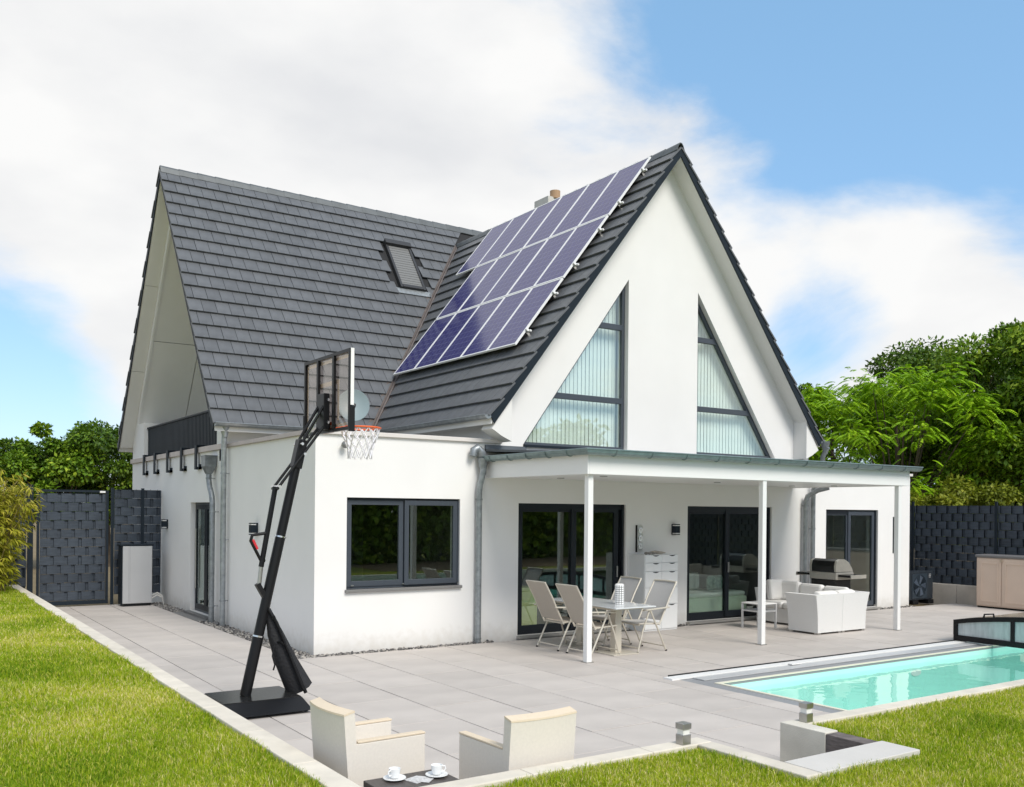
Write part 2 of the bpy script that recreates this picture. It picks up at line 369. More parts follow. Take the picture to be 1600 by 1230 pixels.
kerb('lawn_kerb', segs, 'pale concrete kerb along the grass beside the pool')
tag(MB().box(6.0, 17.0, -13.6, -9.6, ZL-.02, ZL+.012).build('mulch_bed', mat('bark_mulch', (0.17, 0.11, 0.06), .95, color2=(.26, .18, .10), vscale=9, bump=.6, bscale=40)), kind='structure')
rw = thing('retaining_wall', 'low concrete and dark timber cheek wall beside the step', 'wall', (0.675, -8.0, 0))
MB().box(-0.075, 0.075, -0.40, 0.02, -0.1, 0.502).build('concrete_block', conc_m, rw, bevel=0.006)
MB().box(-0.07, 0.075, -0.77, -0.403, -0.1, 0.492).build('timber_block', brown_m, rw, bevel=0.004)
st = thing('garden_step', 'pale flat stone step slab leading from terrace up to the lawn', 'step', (0.15, -8.92, 0))
MB().box(-0.45, 0.60, -0.15, 0.15, 0.40, 0.503).build('tread', mat('step_stone', (0.60, 0.57, 0.53), 0.7, var=0.04, vscale=3, bump=0.1), st, bevel=0.005)
MB().box(-0.45, 0.60, -0.14, 0.14, -0.1, 0.40).build('riser', conc_m, st)
def path_light(x, y, lab):
    t = thing('path_light', lab, 'garden light', (x, y, 0.5), group='steel path lights on the kerb')
    MB().box(-.038, .038, -.038, .038, -0.003, .07).build('base', steel, t, bevel=.003)
    MB().box(-.030, .030, -.030, .030, .0705, .108).build('diffuser', mat('opal_diffuser', (0.78, 0.77, 0.74), 0.4), t)
    MB().box(-.040, .040, -.040, .040, .1085, .15).build('cap', steel, t, bevel=.003)
path_light(-0.53, -8.075, 'small square steel path light on kerb left of the step')
path_light(0.79, -8.075, 'small square steel path light on kerb near the pool corner')

# ------------------------------------------------------------------ house
house = thing('house', 'white plastered house with steep dark tiled gable roofs and solar panels', 'house', (0, 0, 0))
RX, RZ, EX, EZ = 6.85, 8.77, 2.80, 3.62            # front wing: ridge x, ridge z, left eave x, eave z
EXR = 2*RX-EX
MY, MZ, ME_, = 7.99, 9.33, 3.93                      # main wing: ridge y, ridge z, front eave y
MEB = 2*MY-ME_
VX0, VX1 = -0.30, 14.9                                # main verges
OV = -0.34                                            # front verge y
tf = (RZ-EZ)/(RX-EX); tm = (MZ-EZ)/(MY-ME_)
def zf(x): return RZ-abs(x-RX)*tf
def zm(y): return MZ-abs(y-MY)*tm
# --- front facade with openings
WIN = (0.50, 2.45, 0.93, 2.30); D1 = (3.58, 5.93, 0.04, 2.25); D2 = (7.47, 9.84, 0.04, 2.24); D3 = (11.57, 13.40, 0.04, 2.21)
TRI1 = [(3.66, 3.23), (5.95, 3.23), (5.95, 6.32)]; TRI2 = [(7.69, 3.23), (9.93, 3.23), (7.69, 6.32)]
soff = 0.08/math.cos(math.atan(tf))
facade = [(0, -0.1), (14.6, -0.1), (14.6, 3.0), (10.49, 3.0), (10.49, zf(10.49)-soff), (RX, RZ-soff), (3.22, zf(3.22)-soff), (3.22, 3.22), (0, 3.22)]
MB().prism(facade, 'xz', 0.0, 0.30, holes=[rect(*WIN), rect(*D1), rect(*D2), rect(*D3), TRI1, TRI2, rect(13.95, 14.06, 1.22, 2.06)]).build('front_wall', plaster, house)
# --- left wall (runs back)
SD = (5.02, 6.57, 0.04, 2.23)
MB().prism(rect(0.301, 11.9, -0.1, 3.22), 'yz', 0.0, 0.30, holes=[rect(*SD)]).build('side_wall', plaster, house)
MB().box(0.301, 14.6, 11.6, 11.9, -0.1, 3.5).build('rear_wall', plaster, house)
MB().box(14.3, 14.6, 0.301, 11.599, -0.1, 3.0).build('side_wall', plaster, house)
# upper storey walls
MB().box(0.0, 3.219, 4.35, 4.65, 3.0, 4.0).build('upper_wall', plaster, house)
MB().prism([(0.301, 3.0), (4.349, 3.0), (4.349, 4.02), (0.301, 4.02)], 'yz', 3.22, 3.5).build('upper_wall', plaster, house)
MB().prism([(0.301, 3.0), (4.349, 3.0), (4.349, 4.02), (0.301, 4.02)], 'yz', 10.2, 10.488).build('upper_wall', plaster, house)
MB().prism([(4.651, 3.0), (11.3, 3.0), (11.3, zm(11.3)-0.28), (MY, MZ-0.35), (4.651, zm(4.651)-0.28)], 'yz', 2.6, 2.8).build('loggia_wall', plaster, house)
MB().box(0.002, 0.34, 10.72, 11.899, 3.221, 4.15).build('loggia_pier', plaster, house)
MB().box(0.002, 0.30, 4.651, 4.82, 3.221, 4.0).build('loggia_pier', plaster, house)
# pier and glazing to the right of the gable
MB().box(10.80, 10.97, 0.0, 0.25, 2.9, 3.60).build('gable_pier', plaster, house)
MB().box(10.491, 10.799, 0.20, 0.215, 3.0, 3.62).build('side_glazing', glass_up, house)
# flat roofs, floors
MB().box(0.301, 3.219, 0.301, 4.349, 2.86, 2.98).build('flat_roof', roofmem, house)
MB().box(0.301, 2.599, 4.651, 11.599, 2.9, 3.05).build('balcony_floor', mat('balcony_slab', (0.62, 0.60, 0.57), .8, var=.05), house)
MB().box(10.5, 14.299, 0.301, 11.599, 2.8, 2.92).build('flat_roof', roofmem, house)
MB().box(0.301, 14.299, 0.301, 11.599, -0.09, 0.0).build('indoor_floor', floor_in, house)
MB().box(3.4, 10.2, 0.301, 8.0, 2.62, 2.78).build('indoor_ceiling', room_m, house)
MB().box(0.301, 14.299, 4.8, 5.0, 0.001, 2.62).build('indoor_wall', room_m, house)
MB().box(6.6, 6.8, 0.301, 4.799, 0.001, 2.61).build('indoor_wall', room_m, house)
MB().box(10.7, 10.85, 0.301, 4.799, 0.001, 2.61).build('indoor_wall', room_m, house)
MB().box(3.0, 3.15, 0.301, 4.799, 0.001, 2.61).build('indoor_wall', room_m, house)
# copings
MB().box(-0.045, 3.218, -0.045, 0.33, 3.221, 3.285).build('front_coping', coping_w, house, bevel=.006)
MB().box(-0.045, 0.33, 0.332, 4.349, 3.221, 3.29).build('side_coping', coping_m, house, bevel=.006)
MB().box(-0.047, 0.0, 4.351, 11.95, 3.205, 3.31).build('balcony_coping', coping_m, house, bevel=.004)
MB().box(10.98, 14.65, -0.045, 0.33, 3.001, 3.06).build('front_coping', coping_w, house, bevel=.006)
# --- roof decks
sm = 0.08/math.cos(math.atan(tm))
roof = MB().prism([(EX, EZ), (RX, RZ), (EXR, EZ), (EXR, EZ-0.12), (EXR-0.01, EZ-0.12), (RX, RZ-soff), (EX+0.01, EZ-0.12), (EX, EZ-0.12)], 'xz', OV, 9.0).build('roof', soffit_m, house)
# main deck as two leaves so that the loggia stays open below
MB().prism([(ME_, EZ), (MY, MZ), (MEB, EZ), (MEB, EZ-0.12), (MEB-0.01, EZ-0.12), (MY, MZ-sm), (ME_+0.01, EZ-0.12), (ME_, EZ-0.12)], 'yz', VX0, VX1).build('roof_deck', soffit_m, roof)
# dark underlay sheets over both decks
MB().prism([(EX-0.01, EZ+0.004), (RX, RZ+0.018), (EXR+0.01, EZ+0.004), (EXR, EZ-0.03), (RX, RZ-0.012), (EX, EZ-0.03)], 'xz', OV-0.012, 9.0).build('underlay', underlay, roof)
MB().prism([(ME_-0.01, EZ+0.004), (MY, MZ+0.018), (MEB+0.01, EZ+0.004), (MEB, EZ-0.03), (MY, MZ-0.012), (ME_, EZ-0.03)], 'yz', VX0-0.012, VX1+0.012).build('underlay', underlay, roof)
# verge trims (dark boards on the gable edges)
fvL = [(EX-0.02, EZ+0.005), (RX, RZ+0.035), (RX, RZ-0.15), (EX+0.05, EZ-0.11)]
fvR = [(2*RX-p[0], p[1]) for p in fvL]
MB().prism(fvL, 'xz', OV-0.035, OV-0.0125).build('verge_trim', anth, roof)
MB().prism(fvR, 'xz', OV-0.035, OV-0.0125).build('verge_trim', anth, roof)
mvF = [(ME_-0.02, EZ+0.005), (MY, MZ+0.035), (MY, MZ-0.15), (ME_+0.05, EZ-0.11)]
mvB = [(2*MY-p[0], p[1]) for p in mvF]
MB().prism(mvF, 'yz', VX0-0.03, VX0-0.0125).build('verge_trim', anth, roof)
MB().prism(mvB, 'yz', VX0-0.03, VX0-0.0125).build('verge_trim', anth, roof)
# eave box ends (white) on the front corners
for sx in (1, -1):
    X = lambda v: v if sx == 1 else 2*RX-v
    MB().prism([(X(EX+0.03), EZ-0.19), (X(3.21), zf(3.21)-soff-0.01), (X(3.21), EZ-0.38), (X(EX+0.22), EZ-0.30)], 'xz', OV+0.01, -0.002).build('eave_box', soffit_m, roof)
# --- roof tiles
def tile_slope(O, ux, uy, W, Ls, clip, width=0.272, expo=0.35, phase=0.0, skip=None):
    """tiles as (matrix, polygon or None) ; O eave-left corner, ux along the eave, uy up the slope"""
    n = ux.cross(uy).normalized(); rows = int(round(Ls/expo)); expo = Ls/rows; res = []
    for i in range(rows):
        s0 = i*expo-0.03; s1 = min(s0+expo+0.055, Ls)
        x = -width*(0.5 if i % 2 else 0.0)-phase
        while x < W:
            a0, a1 = max(x, 0), min(x+width, W)
            x += width
            if a1-a0 < 0.02: continue
            pl = [(a0+.0042, s0), (a1-.0042, s0), (a1-.0042, s1), (a0+.0042, s1)]
            full = abs(a1-a0-width) < 1e-6 and i < rows-1
            for (px, ps, nx, ns) in clip:      # keep (p-P).n >= 0
                d = [(q[0]-px)*nx+(q[1]-ps)*ns for q in pl]
                if all(v >= 0 for v in d): continue
                full = False; o = []
                for k in range(len(pl)):
                    A, B, da, db = pl[k], pl[(k+1) % len(pl)], d[k], d[(k+1) % len(pl)]
                    if da >= 0: o.append(A)
                    if (da >= 0) != (db >= 0):
                        t = da/(da-db); o.append((A[0]+(B[0]-A[0])*t, A[1]+(B[1]-A[1])*t))
                pl = o
                if len(pl) < 3: break
            if len(pl) < 3: continue
            if skip and skip((a0+a1)/2, (s0+s1)/2): continue
            res.append((i, a0, s0, s1, pl, full))
    return res, n, expo
TH = 0.030
def tile_verts(pl, s0, s1):
    # slightly tilted slab: thick proud lower edge, upper edge tucked under the next course
    lo, hi = 0.060, 0.014
    def h(s): return lo+(hi-lo)*(s-s0)/max(s1-s0, 1e-4)
    top = [(p[0], p[1], h(p[1])+0.012) for p in pl]; bot = [(p[0], p[1], h(p[1])+0.012-TH) for p in pl]
    k = len(pl); fs = [tuple(range(k)), tuple(reversed(range(k, 2*k)))]+[(i, (i+1) % k, (i+1) % k+k, i+k) for i in range(k)]
    return top+bot, fs
def frame(O, ux, uy, n): return Matrix(((ux.x, uy.x, n.x, O.x), (ux.y, uy.y, n.y, O.y), (ux.z, uy.z, n.z, O.z), (0, 0, 0, 1)))
# main front slope
uy = Vector((0, MY-ME_, MZ-EZ)); Lm = uy.length; uy.normalize(); ux = Vector((1, 0, 0)); O = Vector((VX0-0.05, ME_, EZ))
# valley: where zm(y)=zf(x) on the left slope
yv = ME_+(RZ-EZ)/tm; sv = (yv-ME_)/uy.y
pv0 = (EX-O.x, 0.0); pv1 = (RX-O.x, sv)
dx, ds = pv1[0]-pv0[0], pv1[1]-pv0[1]; nl = math.hypot(dx, ds)
valley_clip = (pv0[0]-0.12, 0.0, -ds/nl, dx/nl)
SKY = (4.60-O.x, 5.36-O.x, 3.2, 4.75)     # skylight in slope coordinates (set below)
p_lo = (Vector((0, 6.45, zm(6.45)))-Vector((0, ME_, EZ))).length; p_hi = (Vector((0, 7.37, zm(7.37)))-Vector((0, ME_, EZ))).length
SKY = (4.62-O.x, 5.30-O.x, p_lo+.02, p_hi-.13)
tiles, nm, _ = tile_slope(O, ux, uy, RX+1.0-O.x, Lm, [valley_clip] , skip=lambda a, s: SKY[0]-0.1 < a < SKY[1]+0.1 and SKY[2]-0.05 < s < SKY[3]+0.12)
Fm = frame(O, ux, uy, nm)
def tkey(t):
    c = Fm @ Vector((t[4][0][0], t[4][0][1], 0)); return (c-CAM).length
tiles.sort(key=tkey)
full_me = None; rest = MB()
for k, t in enumerate(tiles):
    i, a0, s0, s1, pl, full = t
    if k < 300:
        if full:
            if full_me is None:
                q = [(p[0]-a0, p[1]-s0) for p in pl]; v_, f_ = tile_verts(q, 0, s1-s0)
                full_me = bpy.data.meshes.new('roof_tile'); full_me.from_pydata(v_, [], f_); full_me.materials.append(tile_m); full_me.update()
            me = full_me
        else:
            q = [(p[0]-a0, p[1]-s0) for p in pl]; v_, f_ = tile_verts(q, 0, s1-s0)
            me = bpy.data.meshes.new('roof_tile'); me.from_pydata(v_, [], f_); me.materials.append(tile_m); me.update()
        o = bpy.data.objects.new('roof_tile', me); COL.objects.link(o); o.parent = roof
        jit = Matrix.Rotation(random.uniform(-.004, .004), 4, 'Z')
        o.matrix_local = Fm @ Matrix.Translation((a0, s0, random.uniform(0, .004))) @ jit
    else:
        v_, f_ = tile_verts(pl, s0, s1); rest.add([Fm @ Vector(v) for v in v_], f_)
# rear slope and right half of the main roof: joined courses
uyb = Vector((0, -(MEB-MY), MZ-EZ)).normalized(); Ob = Vector((VX1, MEB, EZ)); uxb = Vector((-1, 0, 0))
tb, nb_, _ = tile_slope(Ob, uxb, uyb, VX1-VX0+0.05, Lm, [])
Fb = frame(Ob, uxb, uyb, nb_)
for t in tb:
    v_, f_ = tile_verts(t[4], t[2], t[3]); rest.add([Fb @ Vector(v) for v in v_], f_)
# front wing left slope
ul = Vector((RX-EX, 0, RZ-EZ)); Lf = ul.length; ul.normalize(); Ol = Vector((EX, 9.0, EZ)); uxl = Vector((0, -1, 0))
yvl = 9.0-ME_; 
pA = (9.0-ME_, 0.0); pB = (9.0-yv, Lf); dx, ds = pB[0]-pA[0], pB[1]-pA[1]; nl = math.hypot(dx, ds)
clipL = (pA[0]+0.12, 0.0, ds/nl, -dx/nl)
tl, nl_, _ = tile_slope(Ol, uxl, ul, 9.0-OV+0.055, Lf, [clipL])
Fl = frame(Ol, uxl, ul, nl_)
for t in tl:
    v_, f_ = tile_verts(t[4], t[2], t[3]); rest.add([Fl @ Vector(v) for v in v_], f_)
# front wing right slope
ur = Vector((RX-EXR, 0, RZ-EZ)).normalized(); Or = Vector((EXR, OV-0.055, EZ)); uxr = Vector((0, 1, 0))
tr_, nr_, _ = tile_slope(Or, uxr, ur, 8.0, Lf, [])
Fr = frame(Or, uxr, ur, nr_)
for t in tr_:
    v_, f_ = tile_verts(t[4], t[2], t[3]); rest.add([Fr @ Vector(v) for v in v_], f_)
tag(rest.build('roof_tile_field', tile_m, roof, fix=False), kind='stuff')
# ridge tiles
ridge_m = mat('ridge_metal', (0.105, 0.115, 0.12), 0.45, metal=0.2, var=0.12, vscale=6)
def ridge(p0, p1, nrm_xy, drop):
    p0, p1 = Vector(p0), Vector(p1); d = (p1-p0); Ln = d.length; d.normalize(); n = int(Ln/0.4)+1; me = None
    for i in range(n):
        a = i*Ln/n; l = Ln/n+0.04
        mb = MB(); sd = d.cross(Vector((0, 0, 1)))
        sec = [(-.105, -.105*drop+.02), (-.06, -.01), (-.025, .03), (.025, .03), (.06, -.01), (.105, -.105*drop+.02)]
        lift = 0.012 if i % 2 == 0 else 0.0
        vs_ = []
        for t, up_ in ((0, .012), (l, 0.0)):
            for q in sec: vs_.append(p0+d*(a+t)+sd*q[0]+Vector((0, 0, q[1]+up_+0.06)))
            for q in reversed(sec): vs_.append(p0+d*(a+t)+sd*q[0]*.9+Vector((0, 0, q[1]+up_+0.045)))
        m_ = 12; fs_ = [(k, (k+1) % m_, (k+1) % m_+m_, k+m_) for k in range(m_)]
        fs_ += [(0, 1, 10, 11), (1, 2, 9, 10), (2, 3, 8, 9), (3, 4, 7, 8), (4, 5, 6, 7)]
        fs_ += [tuple(i_+m_ for i_ in f) for f in fs_[-5:]]
        mb.add(vs_, fs_); mb.build('ridge_tile', ridge_m, roof)
ridge((RX, OV-0.03, RZ), (RX, yv+0.05, RZ), None, tf)
ridge((VX0-0.03, MY, MZ), (VX1, MY, MZ), None, tm)
# valley flashing
va = Vector((EX-0.02, ME_-0.02, EZ)); vb = Vector((RX, yv, RZ)); vd = (vb-va).normalized()
e1 = (ux-vd*ux.dot(vd)).normalized(); eM = (nm.cross(vd)).normalized(); eF = (vd.cross(nl_)).normalized()
mb = MB(); lift = Vector((0, 0, 0.035))
wv = 0.17
eM = eM if eM.x < 0 else -eM; eF = eF if eF.y < 0 else -eF
q = [va+eM*wv+nm*.03, va+Vector((0,0,.02)), va+eF*wv+nl_*.03, vb+eM*wv+nm*.03, vb+Vector((0,0,.02)), vb+eF*wv+nl_*.03]
mb.add(q, [(0, 1, 4, 3), (1, 2, 5, 4)])
mb.tube([va+Vector((0, 0, .05)), vb+Vector((0, 0, .05))], 0.035, 8)
mb.build('valley_flashing', valley_m, roof)
# gutters of both wings
mb = MB(); gutter_run(mb, [(VX0-0.02, ME_-0.0, EZ+0.02), (EX-0.05, ME_-0.0, EZ+0.02)], 1); mb.build('gutter', zinc, roof, smooth=True)
mb = MB(); gutter_run(mb, [(EX, ME_-0.05, EZ+0.02), (EX, OV-0.03, EZ+0.02)], 1); 
for k in range(6): mb.bar((EX-0.135, 3.6-k*0.75, EZ+0.03), (EX+0.01, 3.6-k*0.75, EZ+0.03), 0.03, 0.006)
mb.build('gutter', zinc, roof, smooth=True)
mb = MB(); gutter_run(mb, [(EXR, OV-0.03, EZ+0.02), (EXR, 3.9, EZ+0.02)], 1); mb.build('gutter', zinc, roof, smooth=True)
# chimney behind the front ridge
ch = MB(); ch.box(8.75, 9.30, 6.35, 6.95, 8.2, 10.12); chim = ch.build('chimney', mat('chimney_render', (0.55, 0.53, 0.49), 0.9, var=0.1), roof)
cp = MB().lathe([(0.13, 10.1), (0.135, 10.30), (0.10, 10.305)], 16, (9.02, 6.42, 0)).build('flue_pot', mat('terracotta', (0.42, 0.27, 0.16), 0.8), roof, smooth=True)
# --- skylight
def on_main(a, s, h): return Fm @ Vector((a, s, h))
sky_e = bpy.data.objects.new('skylight', None); COL.objects.link(sky_e); sky_e.parent = roof; sky_e.matrix_local = Fm
a0, a1, s0, s1 = SKY
mb = MB(); mb.box(a0+.01, a0+.07, s0, s1, .0, .11); mb.box(a1-.07, a1-.01, s0, s1, .0, .11); mb.box(a0+.07, a1-.07, s0, s0+.09, .0, .12); mb.box(a0, a1, s1-.02, s1+.12, .0, .17)
mb.build('skylight_frame', mat('skylight_aluminium', (0.045, 0.045, 0.047), 0.4, metal=0.3), sky_e, bevel=.006)
mb = MB()
n_sl = 16
for k in range(n_sl):
    t0 = s0+.09+(s1-.02-s0-.09)*k/n_sl; t1 = s0+.09+(s1-.02-s0-.09)*(k+1)/n_sl
    mb.box(a0+.07, a1-.07, t0+.006, t1-.004, .05, .085)
mb.build('roller_shutter', mat('shutter_slats', (0.17, 0.17, 0.165), 0.5), sky_e)
MB().box(a0-.10, a1+.10, s0-.16, s0-.001, .035, .055).build('apron_flashing', zinc, sky_e)
# --- soffit cladding panels of the loggia (underside of the rear slope) and verge soffit
uyB = Vector((0, MY-MEB, MZ-EZ)).normalized(); nB = Vector((0, uyB.z, -uyB.y))   # up the rear slope; outward normal
if nB.z < 0: nB = -nB
def under(x, s, d):      # point under the rear slope: s metres up from rear eave, d metres below the deck top
    return Vector((x, MEB, EZ))+uyB*s-nB*d
def soffit_panel(x0, x1, s0, s1, d0, d1, m, name='soffit_panel'):
    mb = MB(); vs_ = [under(x, s, d) for d in (d0, d1) for x, s in ((x0, s0), (x1, s0), (x1, s1), (x0, s1))]
    mb.add(vs_, [(0, 1, 2, 3), (7, 6, 5, 4), (0, 4, 5, 1), (1, 5, 6, 2), (2, 6, 7, 3), (3, 7, 4, 0)]).build(name, m, roof)
for s0_, s1_ in ((0.05, 2.2), (2.212, 4.4), (4.412, 6.6)): soffit_panel(VX0+.01, -0.002, s0_, s1_, 0.085, 0.105, soffit_m)
for x0_, x1_ in ((0.05, 1.10), (1.116, 2.59)):
    for s0_, s1_ in ((0.35, 3.1), (3.116, 5.9), (5.916, 6.55)): soffit_panel(x0_, x1_, s0_, s1_, 0.21, 0.23, grey_board, 'cladding_panel')
soffit_panel(0.0, 0.046, 0.1, 6.55, 0.082, 0.26, white_paint, 'gable_edge_board')

# --- windows and doors
def framed(name, x0, x1, z0, z1, depth_y, fw_, m, leaves, gm, sill=None, sash=0.075, lab=None):
    """window/door in the front wall; leaves = list of (x0,x1) sashes"""
    e = bpy.data.objects.new(name, None); COL.objects.link(e); e.parent = house
    mb = MB(); y0, y1 = depth_y, depth_y+0.08
    mb.prism(rect(x0, x1, z0, z1), 'xz', y0, y1, holes=[rect(x0+fw_, x1-fw_, z0+fw_, z1-fw_)]); mb.build('frame', m, e)
    for i, (a, b_) in enumerate(leaves):
        ys = y0-0.012-(0.03 if i % 2 else 0)
        MB().prism(rect(a, b_, z0+fw_*.6, z1-fw_*.6), 'xz', ys, ys+0.05, holes=[rect(a+sash, b_-sash, z0+fw_*.6+sash*1.1, z1-fw_*.6-sash)]).build('sash', m, e, bevel=.004)
        MB().box(a+sash-.005, b_-sash+.005, ys+.022, ys+.028, z0+fw_*.6+sash-.005, z1-fw_*.6-sash+.005).build('pane', gm, e)
    return e
wn = framed('window', *WIN, 0.075, 0.055, anth_frame, [(0.53, 1.47), (1.48, 2.42)], glass, sash=0.075)
MB().box(0.50, 2.45, 0.05, 0.075, 2.262, 2.30).build('shutter_box', black_frame, wn)
MB().box(0.475, 2.475, -0.05, 0.074, 0.885, 0.93).build('sill', granite, wn, bevel=.005)
MB().box(2.425, 2.449, 0.03, 0.06, 0.98, 2.262).build('shutter_rail', anth_frame, wn)
for hx in (0.62, 1.475, 2.30): MB().box(hx-.02, hx+.02, 0.045, 0.064, 0.975, 0.99).build('drain_cap', steel, wn)
d1 = framed('patio_door', *D1, 0.09, 0.07, black_frame, [(3.62, 4.86), (4.74, 5.80)], glass, sash=0.10)
d2 = framed('patio_door', *D2, 0.09, 0.07, black_frame, [(7.51, 8.66), (8.56, 9.70)], glass, sash=0.10)
for dd, hx in ((d1, 5.75), (d2, 8.61)):
    MB().box(hx-.012, hx+.012, 0.005, 0.03, 0.95, 1.15).build('handle', steel, dd, bevel=.003)
for dd, (a, b_, z0, z1) in ((d1, D1), (d2, D2), (None, D3)):
    par = dd if dd else house
    MB().box(a-.02, b_+.02, -0.10, 0.088, 0.0, 0.039).build('threshold', mat('threshold_metal', (0.5, 0.48, 0.45), 0.4, metal=0.5), par)
    MB().box(b_-.06, b_-.02, 0.03, 0.088, z0+.04, z1).build('shutter_rail', black_frame, par)
    MB().box(a, b_, 0.055, 0.089, z1-.09, z1-.001).build('shutter_box', black_frame, par)
d3 = framed('patio_door', *D3, 0.09, 0.065, anth_frame, [(11.60, 12.45), (12.40, 13.33)], glass, sash=0.085)
MB().box(13.955, 14.055, 0.04, 0.06, 1.225, 2.055).build('slit_window', black_frame, house)
# window reveals on the gable: triangular frames
def tri_window(T, left):
    e = bpy.data.objects.new('gable_window', None); COL.objects.link(e); e.parent = house
    (xa, z0), (xb, _), (xt, zt) = (T[0], T[1], T[2])
    def width_at(z):        # inner span at height z for the outer triangle
        f = (z-z0)/(zt-z0)
        return (xa+(xt-xa)*f, xb+(xt-xb)*f)
    def inset(z, w, zz=None):
        l, r = width_at(z); k = math.hypot(xb-xa, zt-z0)/(zt-z0)
        return (l+w*(k if left else 1), r-w*(1 if left else k))
    bars = [4.12, 5.45]; y0, y1 = 0.10, 0.17; w_ = 0.065
    zc = [z0+0.055]+[v for b_ in bars for v in (b_-0.05, b_+0.05)]
    levels = [(zc[0], zc[1]), (zc[2], zc[3])]
    holes = []
    for (za, zb) in levels:
        la, ra = inset(za, w_); lb_, rb = inset(zb, w_); holes.append([(la, za), (ra, za), (rb, zb), (lb_, zb)])
    za = zc[4]; la, ra = inset(za, w_); f = lambda z: inset(z, w_)[1]-inset(z, w_)[0]
    lo, hi = za, zt
    for _ in range(40):
        md = (lo+hi)/2
        if f(md) > 0: lo = md
        else: hi = md
    xm = sum(inset(lo, w_))/2; holes.append([(la, za), (ra, za), (xm, lo)])
    MB().prism(T, 'xz', y0, y1, holes=holes).build('frame', anth_frame, e, bevel=.004)
    for h in holes: MB().prism(h, 'xz', y0+.03, y0+.036).build('pane', glass_up, e)
    MB().box(T[0][0], T[1][0], -0.06, 0.099, 3.19, 3.229).build('sill', anth, e)
    return e, width_at
for T, left, lab in ((TRI1, True, 'pale green vertical blind behind left triangular gable window'), (TRI2, False, 'pale green vertical blind behind right triangular gable window')):
    e, wa = tri_window(T, left)
    bl = thing('vertical_blind', lab, 'blind', (T[0][0], 0.30, 3.23), group='vertical blinds in the gable')
    x = T[0][0]+0.05
    while x < T[1][0]-0.04:
        xx = x+0.045
        (xa, z0), (xb, _), (xt, zt) = T
        top = z0+(zt-z0)*((xx-xa)/(xb-xa) if left else (xb-xx)/(xb-xa))+0.15
        top = min(top, zt)
        mb = MB(); tw_ = R(random.uniform(5, 10)); c_, s_ = math.cos(tw_)*0.043, math.sin(tw_)*0.043
        h_ = max(top-z0, 0.1)
        mb.add([(-c_, -s_, 0), (c_, s_, 0), (c_, s_, h_), (-c_, -s_, h_), (-c_, -s_+.003, 0), (c_, s_+.003, 0), (c_, s_+.003, h_), (-c_, -s_+.003, h_)], [(0, 1, 2, 3), (7, 6, 5, 4), (0, 3, 7, 4), (1, 5, 6, 2), (0, 4, 5, 1), (3, 2, 6, 7)])
        o = mb.build('slat', blind_m, bl, fix=False); o.location = (xx-T[0][0], 0, 0)
        x += 0.088
# side door in the left wall
e = bpy.data.objects.new('side_door', None); COL.objects.link(e); e.parent = house
def yzp(a, b_, za, zb, x0, x1, name, m, holes=(), par=e): return MB().prism(rect(a, b_, za, zb), 'yz', x0, x1, holes=holes).build(name, m, par)
yzp(SD[0], SD[1], SD[2], SD[3], 0.10, 0.17, 'frame', anth_frame, [rect(SD[0]+.06, SD[1]-.06, SD[2]+.06, SD[3]-.06)])
for a, b_ in ((5.08, 5.78), (5.80, 6.51)):
    yzp(a, b_, .09, 2.18, 0.085, 0.14, 'sash', black_frame, [rect(a+.08, b_-.08, .19, 2.09)])
    yzp(a+.075, b_-.075, .185, 2.095, 0.10, 0.106, 'pane', glass)
yzp(SD[0]-.02, SD[1]+.02, 0.0, 0.039, -0.12, 0.10, 'threshold', granite)
MB().box(-0.31, -0.005, 4.95, 6.7, -0.04, 0.0).build('door_step', granite, house)
MB().tube([(0.06, 6.40, .5), (0.06, 6.40, 1.7)], .014, 8).build('handle', steel, e)
# --- canopy over the terrace
can = thing('canopy', 'flat white terrace canopy with zinc gutter and three slim posts', 'canopy', (2.95, 0, 0))
cx = 2.95
def cb(x0, x1, y0, y1, z0, z1): return MB().box(x0-cx, x1-cx, y0, y1, z0, z1)
cb(2.95, 10.45, -2.62, -0.003, 2.66, 2.70).build('soffit', white_paint, can)
cb(2.95, 10.45, -2.66, -2.621, 2.645, 2.92).build('fascia', white_paint, can, bevel=.004)
cb(2.915, 2.949, -2.66, -0.003, 2.645, 2.92).build('fascia', white_paint, can, bevel=.004)
cb(10.451, 10.485, -2.66, -0.003, 2.645, 2.92).build('fascia', white_paint, can, bevel=.004)
mb = MB().prism([(-2.70, 2.93), (-0.003, 3.08), (-0.003, 3.12), (-2.70, 2.955)], 'yz', 2.90-cx, 10.55-cx); mb.build('roof_sheet', mat('dark_zinc_sheet', (0.11, 0.12, 0.13), 0.5, metal=0.4, var=0.1), can)
cb(2.90, 3.70, -0.045, -0.004, 3.07, 3.19).build('wall_flashing', mat('lead_flashing', (0.13, 0.145, 0.16), 0.5, metal=0.3, var=0.1), can)
mb = MB(); gutter_run(mb, [(2.92-cx, 0.0, 2.985), (2.92-cx, -2.68, 2.985), (10.62-cx, -2.68, 2.985)], 1, 0.078)
mb.build('gutter', zinc_green, can, smooth=True)
mb = MB()
for k in range(5): yy = -0.35-k*0.5; mb.tube([(2.92-cx-.078+.084*math.cos(t), yy, 2.985+.084*math.sin(t)) for t in [math.pi*(1+i/8) for i in range(9)]], .009, 5)
for k in range(11): xx = 3.3-cx+k*0.68; mb.tube([(xx, -2.758+.084*math.cos(t), 2.985+.084*math.sin(t)) for t in [math.pi*(1+i/8) for i in range(9)]], .009, 5)
mb.build('gutter_bracket', zinc_green, can)
